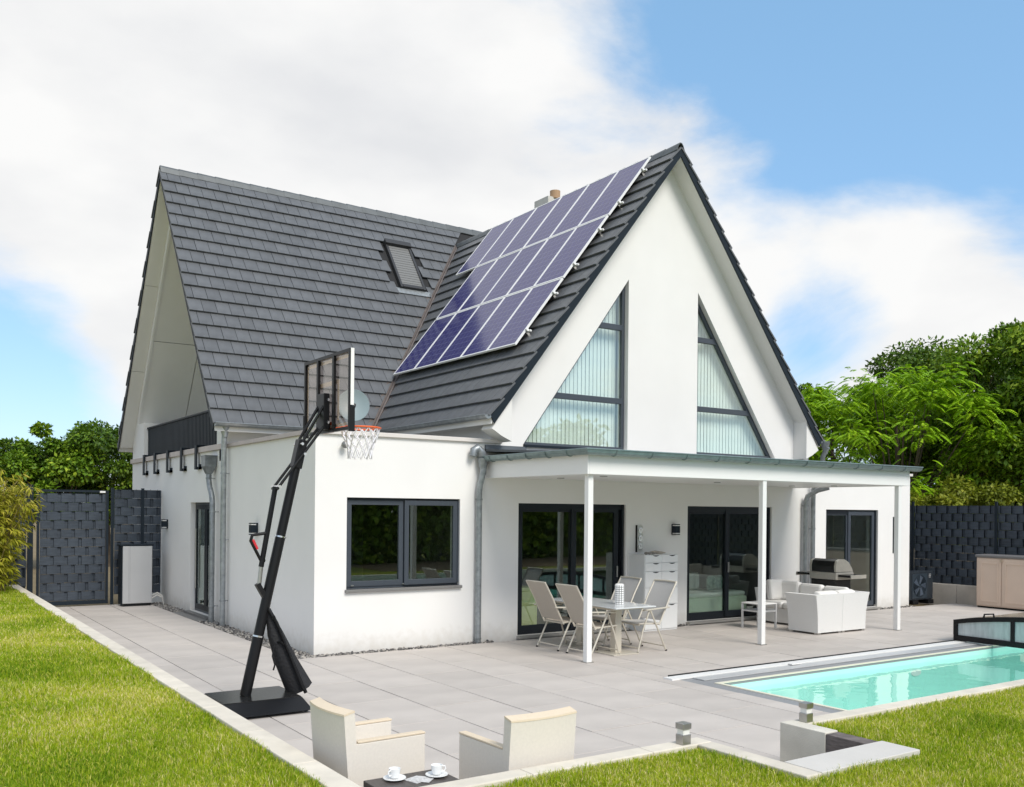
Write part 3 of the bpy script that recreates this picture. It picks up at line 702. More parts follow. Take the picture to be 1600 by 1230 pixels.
for (px_, py_) in ((3.03, -2.55), (6.57, -2.6), (10.22, -2.6)):
    MB().box(px_-.045-cx, px_+.045-cx, py_-.045, py_+.045, 0.0, 2.659).build('post', white_paint, can, bevel=.006)
    MB().box(px_-.065-cx, px_+.065-cx, py_-.065, py_+.065, 0.0, 0.012).build('post_base', steel, can)
for (lx, ly) in ((3.91, -0.72), (3.83, -1.9), (7.05, -1.15), (9.6, -0.7), (10.02, -1.36)):
    MB().lathe([(.06, 2.652), (.06, 2.662)], 16, (lx-cx, ly, 0)).build('downlight', mat('downlight_trim', (0.25, 0.25, 0.25), 0.3, metal=0.8), can)
# --- rain pipes
def rainpipe(name, pts, lab, r=0.05, clips=(), extra=None):
    t = thing(name, lab, 'downpipe', (pts[-1][0], pts[-1][1], pts[-1][2])); o_ = Vector(pts[-1])
    MB().tube([Vector(p)-o_ for p in pts], r, 14).build('pipe', zinc, t, smooth=True)
    for c in clips:
        mb = MB(); cc = Vector(c[:3])-o_; mb.lathe([(r+.004, -.014), (r+.007, -.012), (r+.007, .012), (r+.004, .014)], 14, cc)
        wl = Vector(c[3:6]); mb.bar(cc, cc+wl, .02, .012); mb.build('clip', zinc, t, smooth=True)
    return t, o_
t, o_ = rainpipe('downpipe', [(2.80, -0.12, 2.93), (2.80, -0.13, 2.80), (2.79, -0.12, 2.70), (2.76, -0.09, 2.52), (2.755, -0.08, 2.42), (2.755, -0.08, 1.2), (2.755, -0.08, -0.03)], 'zinc downpipe with gooseneck between the square window and canopy', clips=[(2.755, -.08, 2.30, 0, .08, 0), (2.755, -.08, 0.06, 0, .08, 0)])
mb = MB(); mb.tube([Vector(p)-o_ for p in ((2.83, -.1, 2.95), (2.77, -.10, 3.06), (2.70, -.10, 3.12), (2.64, -.10, 3.08), (2.62, -.10, 2.99))], [.07, .075, .075, .07, .06], 12); mb.build('gutter_outlet', zinc, t, smooth=True)
MB().lathe([(.052, 2.70), (.055, 2.78), (.085, 2.90), (.09, 2.96)], 14, (2.80-o_.x, -.12-o_.y, -o_.z)).build('funnel', zinc, t, smooth=True)
t, o_ = rainpipe('downpipe', [(-0.10, 4.0, 3.62), (-0.10, 4.02, 3.4), (-0.10, 4.05, 3.2), (-0.10, 4.05, 1.5), (-0.10, 4.05, -0.03)], 'tall straight zinc downpipe from eave gutter beside the parapet', clips=[(-.10, 4.05, 2.75, .1, 0, 0), (-.10, 4.05, 1.55, .1, 0, 0), (-.10, 4.05, .45, .1, 0, 0)])
MB().lathe([(.052, 3.40), (.055, 3.45), (.095, 3.57), (.10, 3.64)], 14, (-0.10-o_.x, 4.0-o_.y, -o_.z)).build('funnel', zinc, t, smooth=True)
t, o_ = rainpipe('downpipe', [(-0.12, 4.90, 2.80), (-0.12, 4.90, 2.65), (-0.12, 4.84, 2.52), (-0.12, 4.70, 2.36), (-0.12, 4.66, 2.24), (-0.12, 4.66, 1.2), (-0.12, 4.66, -0.03)], 'zinc downpipe below square rain hopper on the left wall', clips=[(-.12, 4.90, 2.68, .12, 0, 0), (-.12, 4.66, 2.05, .12, 0, 0), (-.12, 4.66, .3, .12, 0, 0)])
mb = MB(); z_ = -o_.z; q = lambda h_, w_, d_: [(-w_, 4.90-o_.y-d_, h_+z_), (w_, 4.90-o_.y-d_, h_+z_), (w_, 4.90-o_.y+d_, h_+z_), (-w_, 4.90-o_.y+d_, h_+z_)]
vs_ = q(2.76, .05, .05)+q(2.90, .105, .12)+q(3.10, .11, .14)
fs_ = [(0, 3, 2, 1)]+[(a+l*4, (a+1) % 4+l*4, (a+1) % 4+l*4+4, a+l*4+4) for l in range(2) for a in range(4)]+[(8, 9, 10, 11)]
mb.add(vs_, fs_); mb.box(-.12, .12, 4.90-o_.y-.15, 4.90-o_.y+.15, 3.09+z_, 3.105+z_); mb.bar((0.02, 5.12-o_.y, 2.98+z_), (0.02, 5.0-o_.y, 2.98+z_), .09, .09); mb.build('rain_hopper', zinc, t)
t, o_ = rainpipe('downpipe', [(11.05, -0.42, 3.5), (11.05, -0.30, 3.3), (11.05, -0.30, 2.9), (11.02, -0.10, 2.62), (11.02, -0.09, 2.4), (11.02, -0.09, 1.0), (11.02, -0.09, -0.03)], 'zinc downpipe of the right eave standing nearer the corner door', clips=[(11.02, -.09, 1.8, 0, .09, 0)])
MB().lathe([(.052, 3.40), (.055, 3.46), (.09, 3.56), (.095, 3.62)], 12, (11.05-o_.x, -.36-o_.y, -o_.z)).build('funnel', zinc, t, smooth=True)
rainpipe('downpipe', [(11.0, -0.50, 2.66), (10.90, -0.30, 2.60), (10.80, -0.12, 2.48), (10.78, -0.09, 2.36), (10.78, -0.09, 1.0), (10.78, -0.09, -0.03)], 'bent zinc downpipe under canopy soffit, left one of the pair', clips=[(10.78, -.09, 2.28, 0, .09, 0)])

# ------------------------------------------------------------------ balcony railing
br = thing('balcony_railing', 'anthracite slatted balcony railing under the left gable', 'railing', (0.10, 4.82, 3.20))
ya, yb = 0.02, 5.88
k = 0; slm = None
while ya+k*0.10 < yb:
    if slm is None:
        o = MB().box(-.006, .006, -.030, .030, .06, .80).build('slat', anth, br); slm = o.data
    else:
        o = bpy.data.objects.new('slat', slm); COL.objects.link(o); o.parent = br
    o.location = (0, ya+.04+k*0.10, 0); k += 1
MB().box(-.03, .03, ya, yb+.06, .80, .835).build('top_rail', anth, br)
MB().box(-.02, .02, ya, yb+.06, .03, .06).build('bottom_rail', anth, br)
for y_ in (1.17, 2.26, 3.40, 4.55, 5.60):
    mb = MB(); mb.box(-.175, -.155, y_-.07, y_+.07, -.32, .16); mb.box(-.155, -.015, y_-.07, y_+.07, .12, .16); mb.box(-.155, -.10, y_-.20, y_+.07, -.32, -.27); mb.box(-.155, -.102, y_-.20, y_-.17, -.32, -.22)
    mb.build('bracket', anth, br)
for y_ in (0.03, 1.17, 2.26, 3.40, 4.55, 5.88): MB().box(.013, .053, y_-.02, y_+.02, .03, .80).build('post', anth, br)

# ------------------------------------------------------------------ solar panels on the left slope of the front wing
cells = bpy.data.materials.new('solar_cells'); cells.use_nodes = True; t = cells.node_tree; p = t.nodes['Principled BSDF']
p.inputs['Roughness'].default_value = 0.12; p.inputs['Specular IOR Level'].default_value = 0.26; p.inputs['Coat Weight'].default_value = 0.05; p.inputs['Coat Roughness'].default_value = 0.02
co = t.nodes.new('ShaderNodeTexCoord'); sp = t.nodes.new('ShaderNodeSeparateXYZ'); t.links.new(co.outputs['Object'], sp.inputs[0])
def gridline(sock, period, wdt):
    a = t.nodes.new('ShaderNodeMath'); a.operation = 'PINGPONG'; a.inputs[1].default_value = period/2; t.links.new(sock, a.inputs[0])
    b = t.nodes.new('ShaderNodeMath'); b.operation = 'LESS_THAN'; b.inputs[1].default_value = wdt; t.links.new(a.outputs[0], b.inputs[0]); return b.outputs[0]
gx = gridline(sp.outputs[0], 0.156, 0.004); gy = gridline(sp.outputs[1], 0.156, 0.004); gx2 = gridline(sp.outputs[0], 0.052, 0.0012)
mxn = t.nodes.new('ShaderNodeMath'); mxn.operation = 'MAXIMUM'; t.links.new(gx, mxn.inputs[0]); t.links.new(gy, mxn.inputs[1])
mx2 = t.nodes.new('ShaderNodeMath'); mx2.operation = 'MULTIPLY_ADD'; mx2.inputs[1].default_value = 0.35; t.links.new(gx2, mx2.inputs[0]); t.links.new(mxn.outputs[0], mx2.inputs[2]); mx2.use_clamp = True
nz = t.nodes.new('ShaderNodeTexVoronoi'); nz.inputs['Scale'].default_value = 60; t.links.new(co.outputs['Object'], nz.inputs['Vector'])
cmx = t.nodes.new('ShaderNodeMix'); cmx.data_type = 'RGBA'; cmx.inputs[6].default_value = (0.026, 0.024, 0.12, 1); cmx.inputs[7].default_value = (0.042, 0.038, 0.17, 1); t.links.new(nz.outputs['Color'], cmx.inputs[0])
cm2 = t.nodes.new('ShaderNodeMix'); cm2.data_type = 'RGBA'; t.links.new(mx2.outputs[0], cm2.inputs[0]); t.links.new(cmx.outputs[2], cm2.inputs[6]); cm2.inputs[7].default_value = (0.15, 0.155, 0.26, 1)
t.links.new(cm2.outputs[2], p.inputs['Base Color'])
frame_m = mat('panel_frame', (0.80, 0.80, 0.80), 0.4)
PW, PH = 0.905, 1.61
def sl_s(x): return (x-EX)/ul.x          # metres up the slope for a world x on the deck
s_base = 1.53
mf = MB(); mf.prism(rect(0, PW-.012, 0, PH-.012), 'xy', 0.0, 0.035, holes=[rect(.026, PW-.038, .026, PH-.038)])
mc = MB().box(.026, PW-.038, .026, PH-.038, .004, .030)
proto = thing('solar_panel', 'x', 'solar panel', (0, 0, 0)); fo = mf.build('frame', frame_m, proto); c_o = mc.build('cells', cells, proto)
rows_n = [(0, 5, 0.18), (1, 5, 0.18), (2, 6, 0.17)]
rowname = ['bottom', 'middle', 'top']; ordn = ['first', 'second', 'third', 'fourth', 'fifth', 'sixth']
first = True
HP = 0.145
for r_, n_, yr in rows_n:
    for k in range(n_):
        o = proto if first else copy_tree(proto); first = False
        o['label'] = f'blue solar panel, {ordn[n_-1-k]} from left in the {rowname[r_]} row'; o['group'] = 'solar panels on the roof'
        a = 9.0-yr-(k+1)*PW+0.0
        o.matrix_world = Fl @ Matrix.Translation((a, s_base+r_*(PH+.012), HP+random.uniform(-.002, .002)))
    # mounting rails
for r_ in range(3):
    n_ = rows_n[r_][1]; yr = rows_n[r_][2]
    for j, fr_ in enumerate((0.22, 0.78)):
        rr = thing('mounting_rail', f'aluminium mounting rail, {["lower","upper"][j]} one under the {rowname[r_]} row of solar panels', 'rail', (0, 0, 0), group='solar mounting rails')
        rr.matrix_world = Fl @ Matrix.Translation((9.0-yr-n_*PW, s_base+r_*(PH+.012)+PH*fr_, HP-.062))
        MB().box(0.03, n_*PW+.075, -.014, .014, .018, .05).build('rail_profile', frame_m, rr)
        MB().box(n_*PW-.008, n_*PW+.022, -.02, .02, .05, .10).build('end_clamp', frame_m, rr)
        mbk = MB()
        for q_ in range(n_+1): mbk.box(min(q_*PW, n_*PW-.14)+.04, min(q_*PW, n_*PW-.14)+.08, -.02, .02, -.06, .019)
        mbk.build('roof_hook', steel, rr)

# ------------------------------------------------------------------ wall lamps
def wall_lamp(loc, nrm, lab):
    t = thing('wall_lamp', lab, 'wall lamp', loc, math.atan2(nrm[1], nrm[0]), group='anthracite wall lamps')
    MB().box(0.001, .03, -.045, .045, -.10, .10).build('backplate', anth, t)
    MB().box(.03, .125, -.058, .058, -.065, .065).build('housing', anth, t, bevel=.004)
    MB().box(.035, .12, -.05, .05, -.083, -.0655).build('lens', white_paint, t); MB().box(.035, .12, -.05, .05, .0655, .083).build('lens', white_paint, t)
    MB().box(.03, .125, -.055, .055, -.10, -.0835).build('cap', anth, t); MB().box(.03, .125, -.055, .055, .0835, .10).build('cap', anth, t)
wall_lamp((7.10, 0, 1.80), (0, -1), 'black box wall lamp beside the white drawer cabinet')
wall_lamp((0, 2.50, 1.78), (-1, 0), 'dark wall lamp on left wall behind the basketball pole')
wall_lamp((0, 8.40, 1.76), (-1, 0), 'dark wall lamp near the side door and grey cabinet')
sp_ = thing('spotlight', 'small round grey wall spotlight behind the basketball net', 'spotlight', (0.42, 0, 3.07))
mb = MB(); mb.lathe([(.002, -.055), (.03, -.047), (.05, -.025), (.056, 0), (.05, .025), (.03, .047), (.002, .055)], 14, (0, -.10, 0)); mb.build('head', mat('spot_grey', (0.22, 0.22, 0.22), 0.4, metal=0.5), sp_, smooth=True)
MB().tube([(0, -.001, 0), (0, -.06, 0)], .02, 10).build('arm', zinc, sp_)

# ------------------------------------------------------------------ satellite dish
sd = thing('satellite_dish', 'grey satellite dish on the flat roof behind the backboard', 'satellite dish', (1.98, 3.15, 2.98))
MB().tube([(0, 0, 0), (0, 0, .95)], .025, 10).build('mast', zinc, sd)
dn = Vector((-0.35, -0.93, 0.28)).normalized(); q_ = dn.to_track_quat('Z', 'Y').to_matrix()
prof = [(0.001, 0), (.12, .012), (.22, .04), (.31, .085), (.315, .08), (.22, .032), (.12, .004), (.001, -.008)]
mb = MB(); n_ = 28; base = []
for r_, z_ in prof:
    for k in range(n_):
        a_ = 2*math.pi*k/n_; base.append(q_ @ Vector((r_*math.cos(a_)*.94, r_*math.sin(a_), z_))+Vector((0, -.06, 1.03)))
mb.add(base, [(i*n_+k, i*n_+(k+1) % n_, (i+1)*n_+(k+1) % n_, (i+1)*n_+k) for i in range(len(prof)-1) for k in range(n_)]); mb.build('reflector', dish_m, sd, smooth=True)
f0 = Vector((0, -.06, 1.03))+q_ @ Vector((0, -.30, .06)); f1 = Vector((0, -.06, 1.03))+dn*.42+Vector((0, 0, -.12))
MB().tube([f0, f1], .012, 8).build('feed_arm', zinc, sd); MB().tube([f1, f1-dn*.09], .028, 10).build('receiver', black_pl, sd)

# ------------------------------------------------------------------ basketball hoop
HY = -3.05
bh = thing('basketball_hoop', 'black portable basketball hoop with clear backboard and orange rim', 'basketball hoop', (-1.9, HY, 0))
o_ = Vector((-1.9, HY, 0)); Q = lambda x, y, z: (x+1.9, y, z)
mb = MB()    # base: flat ballast box with sloped skirts
top = [Q(-2.34, -.34, .135), Q(-1.50, -.34, .135), Q(-1.50, .34, .135), Q(-2.34, .34, .135)]; bot = [Q(-2.22, -.58, .035), Q(-1.52, -.58, .035), Q(-1.44, .40, .035), Q(-2.36, .40, .035)]
bot = [Q(-2.30, -.56, .03), Q(-1.46, -.56, .03), Q(-1.42, .42, .03), Q(-2.40, .42, .03)]
mb.add(top+bot, [(3, 2, 1, 0), (4, 5, 6, 7), (0, 1, 5, 4), (1, 2, 6, 5), (2, 3, 7, 6), (3, 0, 4, 7)]); mb.build('base', black_steel, bh, bevel=.008)
MB().box(.0+Q(-2.33, 0, 0)[0], Q(-1.51, 0, 0)[0], -.33, .33, .136, .142).build('ballast_plate', plate_m, bh)
for wx, wy in ((-1.50, -.45), (-1.48, .32)):
    MB().lathe([(.022, -.014), (.03, -.012), (.03, .012), (.022, .014)], 14, Q(wx, wy, .03), axis='y').build('wheel', black_pl, bh)
P0, P1 = Vector(Q(-2.00, 0, .14)), Vector(Q(-1.40, 0, 2.86)); pd = P1-P0
mb = MB(); mb.tube([P0, P0+pd*.23], .058, 16); mb.tube([P0+pd*.229, P0+pd*.62], .054, 16); mb.tube([P0+pd*.619, P1], .05, 16); mb.build('pole', black_steel, bh, smooth=True)
mb = MB()
for f_ in (.225, .615): mb.tube([P0+pd*f_, P0+pd*(f_+.006)], .061, 16)
mb.build('pole_ring', chrome, bh)
MB().bar(P1-pd.normalized()*.30, P1+pd.normalized()*.02, .10, .13, (0, 1, 0)).build('pole_head', black_steel, bh, bevel=.01)
bx_ = -1.10                                     # backboard plane
brk = MB(); brk.box(bx_+1.9-.09, bx_+1.9-.02, -.11, .11, 3.00, 3.40); brk.build('board_bracket', black_steel, bh, bevel=.006)
for sy in (-.075, .075):
    MB().tube([Q(-1.43, sy, 2.83), Q(-1.14, sy, 3.33)], .016, 10).build('lift_arm', black_steel, bh, smooth=True)
    MB().tube([Q(-1.70, sy, 2.33), Q(-1.14, sy, 3.08)], .016, 10).build('lift_arm', black_steel, bh, smooth=True)
for pt in ((-1.43, 2.83), (-1.14, 3.33), (-1.14, 3.08), (-1.40, 2.72), (-1.68, 2.36)):
    MB().tube([Q(pt[0], -.115, pt[1]), Q(pt[0], .115, pt[1])], .016, 10).build('bolt', chrome, bh)
MB().tube([Q(-1.33, 0, 2.95), Q(-1.2, 0, 3.18)], .02, 8).build('spring', mat('pale_green_spring', (0.5, 0.6, 0.45), 0.4, metal=0.4), bh)
MB().tube([Q(-1.69, 0, 2.36), Q(-1.84, 0, 1.50)], .028, 10).build('lift_rod', black_steel, bh)
MB().tube([Q(-1.84, 0, 1.50), Q(-1.86, 0, 1.30)], .022, 10).build('rod_end', steel, bh)
MB().bar(Q(-1.88, 0, 1.32), Q(-1.80, 0, 1.18), .05, .07, (0, 1, 0)).build('rod_socket', black_pl, bh)
mb = MB(); mb.tube([Q(-1.79, 0, 1.86), Q(-1.94, 0, 1.84), Q(-1.955, 0, 1.78), Q(-1.85, 0, 1.58), Q(-1.80, 0, 1.56)], .018, 10); mb.build('lift_handle', black_pl, bh, smooth=True)
MB().tube([Q(-1.935, 0, 1.79), Q(-1.885, 0, 1.69)], .018, 10).build('handle_grip', red, bh, smooth=True)
# bracing frame behind the pole (folded wheels frame with net bag)
for sy in (-.20, .20):
    MB().tube([Q(-1.77, sy*.25, 1.05), Q(-1.70, sy*.5, .90), Q(-1.40, sy*.95, .14)], .02, 10).build('brace', black_steel, bh, smooth=True)
mb = MB(); mb.tube([Q(-1.76, 0, 1.02), Q(-1.68, 0, .78), Q(-1.56, 0, .48), Q(-1.40, 0, .16)], [.03, .085, .12, .15], 10); mb.build('net_bag', mat('black_mesh_bag', (0.014, 0.014, 0.016), 0.7, bump=0.9, bscale=40), bh, smooth=True)
for sy in (-.10, .06):
    MB().tube([Q(-1.73, sy*.5-.05, .98), Q(-1.60, sy-.07, .62), Q(-1.43, sy-.10, .17)], .012, 8).build('frame_rod', steel if sy > 0 else black_steel, bh, smooth=True)
mb = MB(); mb.tube([Q(-1.66, -.13, .70), Q(-1.60, -.15, .66), Q(-1.57, 0, .70), Q(-1.60, .15, .68), Q(-1.66, .13, .70), Q(-1.70, 0, .68), Q(-1.66, -.13, .70)], .014, 6); mb.build('strap', black_pl, bh)
MB().tube([Q(-1.72, -.10, .68), Q(-1.745, -.11, .55), Q(-1.72, -.115, .46), Q(-1.735, -.11, .40)], .009, 6).build('strap_end', black_pl, bh)
# backboard
BW, Z0, Z1 = 0.64, 2.97, 3.83
B = lambda y0, y1, z0, z1, x0, x1: MB().box(bx_+1.9+x0, bx_+1.9+x1, y0, y1, z0, z1)
B(-BW+.03, BW-.03, Z0+.03, Z1-.03, -.004, .004).build('board_pane', acryl, bh)
mb = MB(); mb.prism(rect(-BW, BW, Z0, Z1), 'yz', bx_+1.9-.025, bx_+1.9+.015, holes=[rect(-BW+.035, BW-.035, Z0+.035, Z1-.035)]); mb.build('board_frame', black_steel, bh)
B(-BW-.004, -BW+.02, Z0+.26, Z1+.002, -.012, .026).build('edge_trim', white_paint, bh)
for y_ in (-.22, .22): B(y_-.022, y_+.022, Z0+.03, Z1-.03, -.035, -.005).build('board_rib', black_steel, bh)
for (y0, y1, z0, z1) in ((-.57, .57, Z1-.085, Z1-.05), (-.57, .57, Z0+.05, Z0+.085), (-.605, -.57, Z0+.05, Z1-.05), (.57, .605, Z0+.05, Z1-.05), (-.31, .31, Z0+.52, Z0+.57), (-.31, -.26, Z0+.12, Z0+.52), (.26, .31, Z0+.12, Z0+.52)):
    B(y0, y1, z0, z1, .0045, .006).build('board_marking', white_paint, bh)
for s_ in (-1, 1): B(s_*BW-.012 if s_ > 0 else -BW-.012, s_*BW+.012, Z0-.02, Z0+.24, -.03, .035).build('corner_pad', black_pl, bh)
rc_ = Vector(Q(bx_+.40, 0, 3.05))
ring = [rc_+Vector((.228*math.cos(a), .228*math.sin(a), 0)) for a in [2*math.pi*i/32 for i in range(33)]]
mb = MB(); mb.tube(ring, .011, 8, cap=False); mb.bar(rc_+Vector((-.38, -.09, -.01)), rc_+Vector((-.21, -.09, 0)), .02, .03); mb.bar(rc_+Vector((-.38, .09, -.01)), rc_+Vector((-.21, .09, 0)), .02, .03); mb.box(rc_.x-.395, rc_.x-.378, -.13, .13, 2.97, 3.09); mb.build('rim', orange, bh, smooth=True)
mb = MB(); ns = 12
def netp(k, lv):
    f = [(0.222, 0), (.20, -.085), (.165, -.17), (.14, -.25), (.135, -.35)][lv]; a = 2*math.pi*(k+.5*(lv % 2))/ns
    return rc_+Vector((f[0]*math.cos(a), f[0]*math.sin(a), f[1]))
for k in range(ns):
    for lv in range(4):
        mb.tube([netp(k, lv), netp(k, lv+1)], .0075, 5); mb.tube([netp(k, lv), netp(k-1 if lv % 2 == 0 else k+1, lv+1)], .0075, 5)
mb.build('net', net_m, bh)

# ------------------------------------------------------------------ strip fences
def strip_panel(t, Ln, z0, rows, rowh, axis, pref=0, gaps=False):
    """woven plastic strips along local x (axis='x') or y; each strip its own part"""
    for r_ in range(rows):
        mb = MB(); za, zb = z0+r_*rowh+.006, z0+(r_+1)*rowh-.004
        pts = [0.0]; fl = []; x = -0.135*(r_ % 2); on = True
        segs_ = []
        while x < Ln:
            w1 = .20 if on else .07
            a, b_ = max(x, 0), min(x+w1, Ln)
            if b_-a > .004: segs_.append((a, b_, on))
            x += w1; on = not on
        vs_ = []; fs_ = []
        for (a, b_, f_) in segs_:
            d = -.013 if f_ else .020
            nb = 5
            for i in range(nb):
                u = i/(nb-1); xx = a+(b_-a)*u; bow = d-(0.008 if f_ else 0)*math.sin(math.pi*u)
                for dd in (0, .004):
                    for z_ in (za, zb): vs_.append((xx, bow+dd, z_) if axis == 'x' else (bow+dd, xx, z_))
        n = len(vs_)//4
        for i in range(n-1):
            a = i*4; b_ = a+4
            fs_ += [(a, b_, b_+1, a+1), (a+2, a+3, b_+3, b_+2), (a+1, b_+1, b_+3, a+3), (a, a+2, b_+2, b_)]
        mb.add(vs_, fs_); mb.build('strip', fence_m, t, fix=False)
    mb = MB(); x = 0.15
    while x < Ln:
        if axis == 'x': mb.box(x-.003, x+.003, -.003, .003, z0, z0+rows*rowh+.02)
        else: mb.box(-.003, .003, x-.003, x+.003, z0, z0+rows*rowh+.02)
        x += .15
    for r_ in range(rows+1):
        for dd in (-.007, .007):
            if axis == 'x': mb.box(0, Ln, dd-.003, dd+.003, z0+r_*rowh-.003, z0+r_*rowh+.003)
            else: mb.box(dd-.003, dd+.003, 0, Ln, z0+r_*rowh-.003, z0+r_*rowh+.003)
    mb.build('wire_mat', anth, t)
# gate (left) and fence by the wall
FY = 8.92
gt = thing('garden_gate', 'tall anthracite gate woven with plastic strips at path end', 'gate', (-2.52, FY, 0))
gw = 1.40
strip_panel(gt, gw-.12, 0.12, 12, .19, 'x'); 
for ch_ in gt.children: ch_.location.x = .06
mb = MB(); mb.box(0, .05, -.03, .03, .03, 2.48); mb.box(gw-.05, gw, -.03, .03, .03, 2.48); mb.box(.05, gw-.05, -.03, .03, 2.43, 2.48); mb.box(.05, gw-.05, -.03, .03, .03, .11); mb.build('gate_frame', anth, gt)
MB().box(gw-.18, gw-.07, -.045, -.031, 2.425, 2.465).build('hinge_plate', white_paint, gt)
gp = thing('gate_post', 'dark square gate post left of the woven gate by bamboo', 'post', (-2.64, FY, 0)); MB().box(-.05, .05, -.05, .05, -.1, 2.56).build('post_tube', anth, gp); MB().box(-.055, .055, -.055, .055, 2.561, 2.575).build('post_cap', black_pl, gp)
fl_ = thing('strip_fence', 'narrow woven anthracite fence between gate and house wall', 'fence', (-1.08, FY, 0))
strip_panel(fl_, .98, 0.22, 12, .19, 'x')
for ch_ in fl_.children: ch_.location.x = .08
for x_ in (.035, .66): MB().box(x_-.03, x_+.03, -.055, -.016, -.05, 2.54).build('post', anth, fl_)
# left continuation of the fence behind the bamboo
fl2 = thing('strip_fence', 'woven anthracite fence behind the bamboo left of the gate', 'fence', (-8.0, FY+.02, 0.4))
strip_panel(fl2, 5.29, 0.05, 10, .19, 'x')
for x_ in (.03, 2.6, 5.25): MB().box(x_-.03, x_+.03, .016, .06, -.1, 2.05).build('post', anth, fl2)
# right fence
FX = 16.35
rfn = ['woven anthracite fence panel next to the house corner and heat pump', 'woven anthracite fence panel behind the beige cabinet', 'woven anthracite fence panel at the right picture edge', 'woven anthracite fence panel beside the pool cover', 'woven anthracite fence panel at the far lawn end', 'woven anthracite fence panel behind the house corner']
for i, y0 in enumerate((-1.07, -3.19, -5.31, -7.43, -9.55, 1.05)):
    f_ = thing('strip_fence', rfn[i], 'fence', (FX, y0, 0.42), group='woven fence panels along the right')
    strip_panel(f_, 2.06, 0.02, 10, .19, 'y')
    MB().box(-.055, -.020, -.06, -.002, -.3, 2.02).build('post', anth, f_)
pl = thing('fence_plinth', 'pale concrete plinth below the right woven fence', 'wall', (FX, -9.6, -0.1))
y_ = 0
while y_ < 12.7:
    MB().box(-.08, .10, y_+.003, y_+.72, 0, .53).build('concrete_block', plinth_m, pl, bevel=.005); y_ += .725

# ------------------------------------------------------------------ heat pump cabinet, air unit, storage cabinet
hp = thing('heat_pump_cabinet', 'tall silver cabinet with dark top in front of the left fence', 'cabinet', (-0.95, 8.25, 0))
MB().box(0, .60, .0, .36, .06, 1.29).build('body', silver, hp, bevel=.012)
MB().box(-.012, .0, .03, .40, .04, 1.29).build('dark_side', anth, hp)
MB().box(-.05, .625, -.012, .40, 1.291, 1.325).build('lid', anth, hp, bevel=.006)
MB().box(.02, .58, .03, .33, 0.001, .06).build('plinth', black_pl, hp)
for xx in (.02, .045): MB().box(.10+xx, .104+xx, -.002, .0, .10, 1.27).build('panel_seam', rail_d, hp)
for k in range(2): MB().tube([(.55, .1+k*.05, .10+.06*k), (.72, .06, .22+.05*k), (.82, .05, .16+.03*k), (.86, .07, .0)], .017, 8).build('hose', mat('white_hose', (0.62, 0.60, 0.55), 0.6), hp, smooth=True)
ac = thing('air_heat_pump', 'dark box air unit with fan grille at the right house corner', 'heat pump', (14.72, 0.08, 0))
MB().box(0, .98, 0, .36, .10, .77).build('casing', mat('dark_casing', (0.022, 0.028, 0.035), 0.35), ac, bevel=.015)
MB().box(.12, .72, -.012, .0, .14, .72).build('grille_panel', mat('grille_dark', (0.030, 0.042, 0.055), 0.3), ac)
mb = MB()
for k in range(9): mb.tube([(.42+(.05+.026*k)*math.cos(a), -.018, .43+(.05+.026*k)*math.sin(a)) for a in [2*math.pi*i/24 for i in range(25)]], .004, 4, cap=False)
mb.build('fan_guard', anth, ac)
mb = MB()
for k in range(5):
    a = 2*math.pi*k/5; c_, s_ = math.cos(a), math.sin(a)
    mb.add([(.42+.05*c_, -.0145, .43+.05*s_), (.42+.24*math.cos(a-.25), -.0135, .43+.24*math.sin(a-.25)), (.42+.25*math.cos(a+.3), -.016, .43+.25*math.sin(a+.3)), (.42+.06*math.cos(a+.7), -.0165, .43+.06*math.sin(a+.7))], [(0, 1, 2, 3)])
mb.build('fan', mat('fan_blue_grey', (0.12, 0.15, 0.20), 0.4), ac, fix=False)
for k in range(3): MB().box(.80, .88, -.004, .0, .62+.035*k, .635+.035*k).build('badge', silver, ac)
for x_ in (.08, .70): MB().box(x_, x_+.22, -.06, .42, 0.001, .10).build('rubber_foot', black_pl, ac, bevel=.01)
sh = thing('storage_cabinet', 'beige plastic garden storage cabinet with grey lid by the fence', 'cabinet', (15.70, -3.35, 0))
MB().box(0, .58, 0, 2.36, .04, 1.15).build('body', shed_m, sh, bevel=.012)
MB().box(-.03, .60, -.03, 2.39, 1.151, 1.215).build('lid', shed_lid, sh, bevel=.02)
MB().box(.02, .56, .02, 2.34, 0.001, .04).build('base', black_pl, sh)
for (y0, y1) in ((.04, .58), (.60, 1.76), (1.78, 2.32)):
    dr = MB().box(-.018, -.001, y0, y1, .07, 1.13).build('door', shed_m, sh, bevel=.006)
    MB().prism(rect(y0+.07, y1-.07, .14, 1.05), 'yz', -.030, -.0185, holes=[rect(y0+.10, y1-.10, .18, 1.01)]).build('door_moulding', shed_m, dr, bevel=.004)
MB().box(-.05, -.0185, 1.74, 1.80, 1.06, 1.12).build('latch', mat('latch_beige', (0.45, 0.35, 0.26), 0.5), sh)

